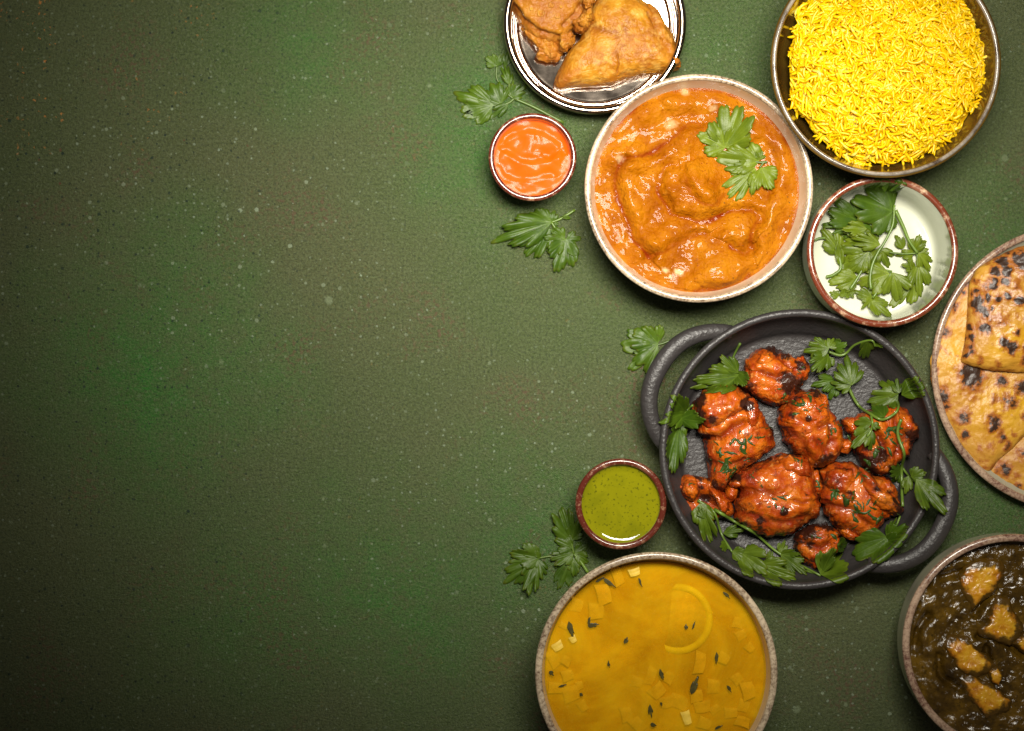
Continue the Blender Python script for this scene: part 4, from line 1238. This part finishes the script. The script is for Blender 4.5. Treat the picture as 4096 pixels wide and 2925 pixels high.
SEED = [1000]
def sprig(name, label, mp, zg, stems, leaves, tree, mleaf, mstem, lift=.003, group=None, clear=None):
    clear = clear or (.0018 if mp is C5 else .0006)
    pts = [q for s in stems for q in s[0]] + [q[:2] for q in leaves]
    ws = [mp(x, y, zg) for x, y in pts]
    c = (float(np.mean([q[0] for q in ws])), float(np.mean([q[1] for q in ws])))
    zs = [drop(tree, q[0], q[1], 0) for q in ws]
    t = thing(name, label, 'herb', (c[0], c[1], max(0, min(zs))), group)
    for s in stems:
        path = smoothpath([mp(x, y, zg) for x, y in s[0]], 6)
        r0, r1 = s[1] if len(s) > 1 else (.0010, .0007)
        rr = np.linspace(r0, r1, len(path))
        z = np.array([drop(tree, p_[0], p_[1], 0) for p_ in path]) + rr
        for _ in range(6):
            zsn = z.copy()
            zsn[1:-1] = (z[:-2] + 2 * z[1:-1] + z[2:]) / 4
            z = np.maximum(z, zsn)
        z = z + (s[2] if len(s) > 2 else .0004)
        path[:, 2] = z
        V, F = tube(path, rr, 8)
        obj('stem', V, F, mstem, t)
    for lf in leaves:
        x0, y0, x1, y1 = lf[:4]
        w = lf[4] if len(lf) > 4 else .8
        o = lf[5] if len(lf) > 5 else {}
        SEED[0] += 1
        r = np.random.RandomState(SEED[0])
        k_ = 1.15 if mp is C4 else 1.05
        b, p_ = mp(x0, y0, zg), mp(x0 + (x1 - x0) * k_, y0 + (y1 - y0) * k_, zg)
        hb = drop(tree, b[0], b[1], 0) + o.get('zb', lift * .5)
        ht = drop(tree, p_[0], p_[1], 0) + o.get('zt', lift * (.3 + 1.2 * r.rand()))
        V, F, At = leaf_geo((b[0], b[1], hb), (p_[0], p_[1], ht), w, SEED[0], tree, o.get('A', 1.3), o.get('curl', .10 + .2 * r.rand()), o.get('fold', .05 + .4 * r.rand()), clear=clear)
        obj('leaf', V, F, o.get('mat', mleaf), t, attrs=At)
    return t

def build_herbs():
    L, LL, ST, SD = MT['leaf'], MT['leaf_lit'], MT['stem'], MT['stem_dark']
    tb = bvh('table')
    sprig('cilantro_sprig', 'cilantro sprig with long stem lying against the steel plate', CT1, .004,
          [([(1290, 1000), (1700, 1180), (2250, 1470)], (.0011, .0013)), ([(1310, 1010), (1210, 1090), (1030, 1140), (880, 1140)],), ([(1300, 1010), (1220, 950), (1080, 800), (975, 600), (985, 390)],), ([(1240, 960), (1210, 740)],)],
          [(930, 1140, 180, 930, .62, {'A': 1.2}), (900, 1150, 350, 1360, .60), (1060, 1115, 870, 720, .85), (1200, 1100, 850, 1390, .38), (990, 390, 790, 215, .8), (1000, 390, 1040, 190, .5), (1220, 745, 1110, 330, .40), (1150, 400, 1190, 110, .5), (1230, 960, 1550, 780, .6), (1230, 960, 1300, 680, .5)], tb, L, SD)
    sprig('cilantro_sprig', 'crumpled cilantro sprig below the orange chutney bowl', CT2, .004,
          [([(1820, 270), (1560, 430), (1390, 495)], (.0012, .0009)), ([(1390, 495), (1500, 650), (1650, 810)],)],
          [(1390, 500, 320, 830, .42, {'A': 1.25, 'zt': .006}), (1400, 490, 930, 390, .6), (1400, 490, 1440, 270, .7), (1470, 490, 1490, 570, .7), (1350, 610, 910, 1080, .6), (1640, 810, 1230, 930, .8), (1640, 800, 1330, 640, .7), (1660, 800, 1500, 1390, .68), (1660, 800, 1920, 790, .85), (1690, 900, 1880, 1090, .6), (1750, 420, 1560, 400, .3)], tb, L, ST)
    sprig('cilantro_leaf', 'single dark cilantro leaf beside the left pan handle', C5, .004,
          [([(195, 200), (150, 218), (100, 225)],)],
          [(130, 218, -70, 235, .8), (130, 215, 50, 125, .9), (130, 222, -20, 365, .62), (130, 215, -40, 160, .6)], tb, L, SD)
    sprig('cilantro_sprig', 'two branched cilantro sprig tucked between green chutney and soup bowls', C6, .004,
          [([(1060, 1330), (980, 1210), (910, 1130)], (.0014, .001)), ([(910, 1130), (870, 960), (850, 880)],), ([(890, 1160), (660, 1155), (530, 1175)],)],
          [(880, 990, 760, 640, .62, {'A': 1.35}), (880, 980, 960, 760, .6), (900, 1060, 710, 970, .75), (920, 1110, 1060, 1040, .8), (905, 1125, 660, 1180, .55), (880, 1150, 740, 1510, .48), (890, 1180, 910, 1370, .5), (920, 1120, 1060, 1225, .75), (540, 1170, 225, 1110, .62), (520, 1190, 145, 1420, .58), (500, 1190, 420, 1555, .45), (520, 1190, 570, 1400, .6), (540, 1170, 470, 1070, .4)], tb, L, ST)
    tc = bvh('currybowl', 'curry')
    sprig('cilantro_sprig', 'bright cilantro garnish lying on the orange curry', C2, .048,
          [([(1290, 630), (1220, 630), (1130, 600), (1020, 535)], (.0010, .0008)), ([(1270, 630), (1240, 670)],)],
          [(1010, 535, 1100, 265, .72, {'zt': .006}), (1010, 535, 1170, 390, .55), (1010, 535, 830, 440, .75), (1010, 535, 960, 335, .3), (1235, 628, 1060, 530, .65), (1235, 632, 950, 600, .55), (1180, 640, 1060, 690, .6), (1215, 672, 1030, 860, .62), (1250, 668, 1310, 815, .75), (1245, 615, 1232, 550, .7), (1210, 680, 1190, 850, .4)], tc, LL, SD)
    # bowl of cilantro
    th = bvh('herbbowl')
    zb = .018
    sprig('cilantro_sprig', 'broad round shaded cilantro leaf on a long curved stem in white bowl', C4, zb,
          [([(1000, 360), (985, 560), (900, 740), (840, 830), (780, 960), (755, 1100), (765, 1210)], (.0009, .0013), .010)],
          [(990, 420, 620, 300, .85, {'A': 1.45, 'zt': .010, 'zb': .008}), (990, 420, 800, 560, .8, {'zb': .006}), (690, 520, 380, 420, .7), (690, 540, 330, 560, .6), (860, 640, 690, 560, .6)], th, L, ST, .006)  # darker leaf copy, so this sprig's shade is painted in its colour
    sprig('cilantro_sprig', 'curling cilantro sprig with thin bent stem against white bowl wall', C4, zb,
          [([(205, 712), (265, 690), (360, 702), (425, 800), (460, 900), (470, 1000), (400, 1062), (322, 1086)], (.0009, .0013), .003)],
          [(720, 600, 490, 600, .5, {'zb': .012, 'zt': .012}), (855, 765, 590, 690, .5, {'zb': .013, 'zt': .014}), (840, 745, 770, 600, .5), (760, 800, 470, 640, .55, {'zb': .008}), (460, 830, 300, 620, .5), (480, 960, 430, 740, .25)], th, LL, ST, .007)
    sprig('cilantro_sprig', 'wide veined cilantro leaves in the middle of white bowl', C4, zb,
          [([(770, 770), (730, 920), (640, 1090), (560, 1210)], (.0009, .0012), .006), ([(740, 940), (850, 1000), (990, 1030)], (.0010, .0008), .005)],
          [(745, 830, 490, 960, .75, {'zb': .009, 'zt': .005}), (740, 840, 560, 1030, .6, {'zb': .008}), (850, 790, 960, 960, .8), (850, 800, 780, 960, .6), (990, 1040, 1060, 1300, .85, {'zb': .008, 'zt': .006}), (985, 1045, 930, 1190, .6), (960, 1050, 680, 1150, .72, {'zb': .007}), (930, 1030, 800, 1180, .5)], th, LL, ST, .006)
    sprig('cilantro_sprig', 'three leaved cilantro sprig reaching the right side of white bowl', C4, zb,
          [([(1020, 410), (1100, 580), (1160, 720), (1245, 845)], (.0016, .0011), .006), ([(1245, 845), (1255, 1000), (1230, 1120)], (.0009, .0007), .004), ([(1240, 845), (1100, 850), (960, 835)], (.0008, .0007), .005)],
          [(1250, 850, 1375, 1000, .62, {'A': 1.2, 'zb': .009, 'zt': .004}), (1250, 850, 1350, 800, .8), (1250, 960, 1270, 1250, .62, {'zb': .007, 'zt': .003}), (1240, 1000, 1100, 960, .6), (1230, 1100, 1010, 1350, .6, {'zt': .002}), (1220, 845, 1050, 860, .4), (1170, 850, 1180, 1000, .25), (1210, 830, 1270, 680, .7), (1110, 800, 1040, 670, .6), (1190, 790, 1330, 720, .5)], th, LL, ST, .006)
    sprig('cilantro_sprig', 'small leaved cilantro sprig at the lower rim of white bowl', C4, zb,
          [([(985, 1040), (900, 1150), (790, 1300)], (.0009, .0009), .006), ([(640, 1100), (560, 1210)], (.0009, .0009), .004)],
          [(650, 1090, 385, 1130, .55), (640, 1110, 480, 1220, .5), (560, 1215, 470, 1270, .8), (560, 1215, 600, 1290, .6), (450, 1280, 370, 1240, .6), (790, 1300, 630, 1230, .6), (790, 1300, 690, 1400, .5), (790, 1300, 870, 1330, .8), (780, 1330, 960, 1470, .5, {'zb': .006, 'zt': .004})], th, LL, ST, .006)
    # in the pan
    tp = bvh('skillet', 'chicken')
    zp = .020
    sprig('cilantro_sprig', 'cilantro leaf with upright stem above the folded chicken', C5, zp,
          [([(592, 215), (560, 290), (540, 350), (590, 400)],)],
          [(590, 395, 335, 430, .50, {'zb': .010, 'zt': .006}), (580, 380, 480, 290, .55, {'zb': .012}), (590, 410, 320, 470, .3), (560, 370, 610, 450, .8), (540, 340, 530, 410, .6)], tp, MT['leaf_mid'], SD, .006)
    sprig('cilantro_sprig', 'cilantro sprig hanging over the left pan rim', C5, .035,
          [([(335, 565), (290, 610), (265, 650)],)],
          [(300, 605, 135, 660, .5), (300, 605, 200, 505, .62), (265, 640, 385, 655, .6), (270, 645, 250, 770, .6), (255, 690, 215, 935, .42, {'A': 1.1})], tp, L, ST, .004)
    sprig('cilantro_sprig', 'bushy cilantro bunch right of the charred chicken piece', C5, zp,
          [([(1090, 262), (1150, 282), (1190, 268), (1230, 222), (1300, 200), (1330, 235)], (.0012, .0008), .008)],
          [(1085, 245, 950, 255, .75, {'zb': .016, 'zt': .012}), (1080, 240, 1110, 185, .8, {'zb': .016}), (1120, 240, 1190, 220, .8, {'mat': L}), (1085, 275, 980, 365, .62, {'zb': .012}), (1100, 290, 1090, 360, .7), (1215, 450, 1190, 285, .75, {'zb': .013, 'zt': .010}), (1215, 450, 1105, 430, .72, {'zb': .012, 'zt': .009}), (1130, 420, 1000, 450, .6, {'mat': L}), (1140, 440, 1100, 530, .6, {'mat': L}), (1290, 205, 1285, 300, .55, {'zb': .008}), (1320, 215, 1360, 240, .3)], tp, MT['leaf_mid'], ST, .008)
    sprig('cilantro_sprig', 'long arched cilantro sprig with spread leaves over torn chicken', C5, .034,
          [([(1215, 448), (1260, 540), (1310, 600), (1380, 642), (1450, 610), (1488, 550), (1490, 500)], (.0013, .0010), .004), ([(1325, 620), (1325, 690), (1300, 740)], (.0010, .0008), .003)],
          [(1490, 505, 1325, 540, .55, {'zb': .012, 'zt': .008}), (1490, 505, 1635, 425, .58, {'zb': .026, 'zt': .012}), (1488, 500, 1400, 430, .5, {'zb': .013}), (1490, 495, 1480, 415, .6, {'zb': .013}), (1400, 630, 1350, 560, .8, {'mat': L}), (1325, 660, 1235, 660, .6), (1325, 670, 1370, 690, .7), (1325, 690, 1215, 800, .6), (1320, 700, 1320, 810, .4)], tp, MT['leaf_mid'], ST, .006)
    sprig('cilantro_sprig', 'cilantro sprig with hanging stem ending by the right handle', C5, .028,
          [([(1480, 640), (1465, 720), (1500, 830), (1515, 950), (1505, 1130)], (.0013, .0012), .003), ([(1512, 900), (1540, 950), (1570, 990)], (.0010, .0008), .003)],
          [(1555, 970, 1705, 1150, .55, {'zb': .026, 'zt': .008}), (1550, 965, 1620, 930, .8, {'zb': .012}), (1540, 960, 1525, 1060, .5, {'zb': .010}), (1620, 1030, 1650, 1140, .5), (1515, 940, 1425, 930, .7, {'mat': L}), (1515, 940, 1470, 1000, .7, {'mat': L})], tp, MT['leaf_mid'], ST, .006)
    sprig('cilantro_sprig', 'long stemmed cilantro sprig crossing the lower left of the pan', C5, zp,
          [([(445, 1145), (560, 1215), (680, 1285), (820, 1400), (1030, 1510)], (.0014, .0009), .002), ([(352, 1095), (440, 1160), (495, 1300), (545, 1385)], (.0012, .0009), .002)],
          [(360, 1110, 425, 1318, .35, {'zb': .008, 'zt': .004}), (385, 1190, 350, 1130, .6), (500, 1285, 620, 1262, .5), (520, 1330, 485, 1370, .7), (545, 1380, 640, 1420, .5), (590, 1385, 730, 1490, .72, {'zb': .008}), (640, 1400, 680, 1350, .8), (690, 1450, 885, 1520, .55, {'zb': .007}), (760, 1440, 760, 1380, .6), (820, 1400, 955, 1500, .58, {'zb': .008}), (820, 1400, 850, 1325, .6), (820, 1400, 920, 1390, .4)], tp, MT['leaf_mid'], ST, .007)
    sprig('cilantro_leaf', 'cilantro leaf resting on the dark burnt chicken piece', C5, .022,
          [([(960, 1490), (1030, 1508)],)],
          [(1030, 1505, 1170, 1375, .75, {'zb': .006}), (1040, 1500, 1090, 1350, .4), (1120, 1340, 1200, 1350, .75, {'mat': L})], tp, MT['leaf_mid'], ST, .006)
    sprig('cilantro_leaf', 'pair of cilantro leaves along the lower right pan wall', C5, .020,
          [([(1400, 1295), (1450, 1240), (1480, 1180)], (.0011, .0008), .003)],
          [(1400, 1295, 1228, 1400, .62, {'zb': .008, 'zt': .004}), (1410, 1290, 1495, 1225, .5), (1395, 1320, 1485, 1280, .6), (1400, 1290, 1450, 1190, .4, {'mat': L})], tp, L, ST, .005)
    # herb shreds floating on the soup
    z0 = .0570
    ft = BVHTree.FromPolygons([(-1, -1, z0), (1, -1, z0), (1, 1, z0), (-1, 1, z0)], [(0, 1, 2, 3)])
    for i, (x, y, s, a) in enumerate(((655, 300, 100, .5), (740, 335, 130, -.6), (400, 740, 150, -1.3), (560, 660, 70, 1.3), (600, 700, 100, .1), (1005, 330, 90, -1.2), (1670, 990, 105, -1.6), (1190, 1130, 110, -1.3), (1480, 1220, 165, 1.2), (1780, 1255, 70, -1), (330, 1230, 75, .3), (230, 1120, 55, -.8), (490, 1305, 40, -.6), (1190, 1390, 38, -1.2), (1095, 1450, 120, -1.4), (1120, 1570, 60, -.3), (1690, 1590, 80, .4), (1760, 440, 90, -.8), (730, 1040, 70, -1.4), (1405, 715, 48, 1.6), (1470, 700, 75, 1.2), (880, 830, 60, 1.2))):
        q = C7(x, y, z0)
        l = C7.m(s) * .5
        b = (q[0] - l * math.cos(a), q[1] - l * math.sin(a), z0 + .0002)
        t = (q[0] + l * math.cos(a), q[1] + l * math.sin(a), z0 + .0002)
        SEED[0] += 1
        V, F, At = leaf_geo(b, t, (.18 + .03 * (i % 5)) if s > 60 else .5, SEED[0], None, 1.2, 0, 0, 31, 6, 3.5)
        V[:, 2] = np.where(V[:, 2] > V[:, 2].mean(), z0 + .00045, z0 - .0004)
        V[:, 0] += .0009 * fbm(V, 260, 2, i * 3 + 1)
        V[:, 1] += .0009 * fbm(V, 260, 2, i * 3 + 2)
        V[:len(V) // 2, 2] = z0 - .0006
        V[len(V) // 2:, 2] = z0 + .0004
        tag(obj('herb_shred', V, F, MT['herb_soup'], attrs=At), 'dark wilted herb shred floating on the yellow soup', 'herb', 'herb shreds floating on the soup')
MT['herb_soup'] = m_plain('wilted_herb', (.065, .052, .006), .35, .4, 300)
build_herbs()
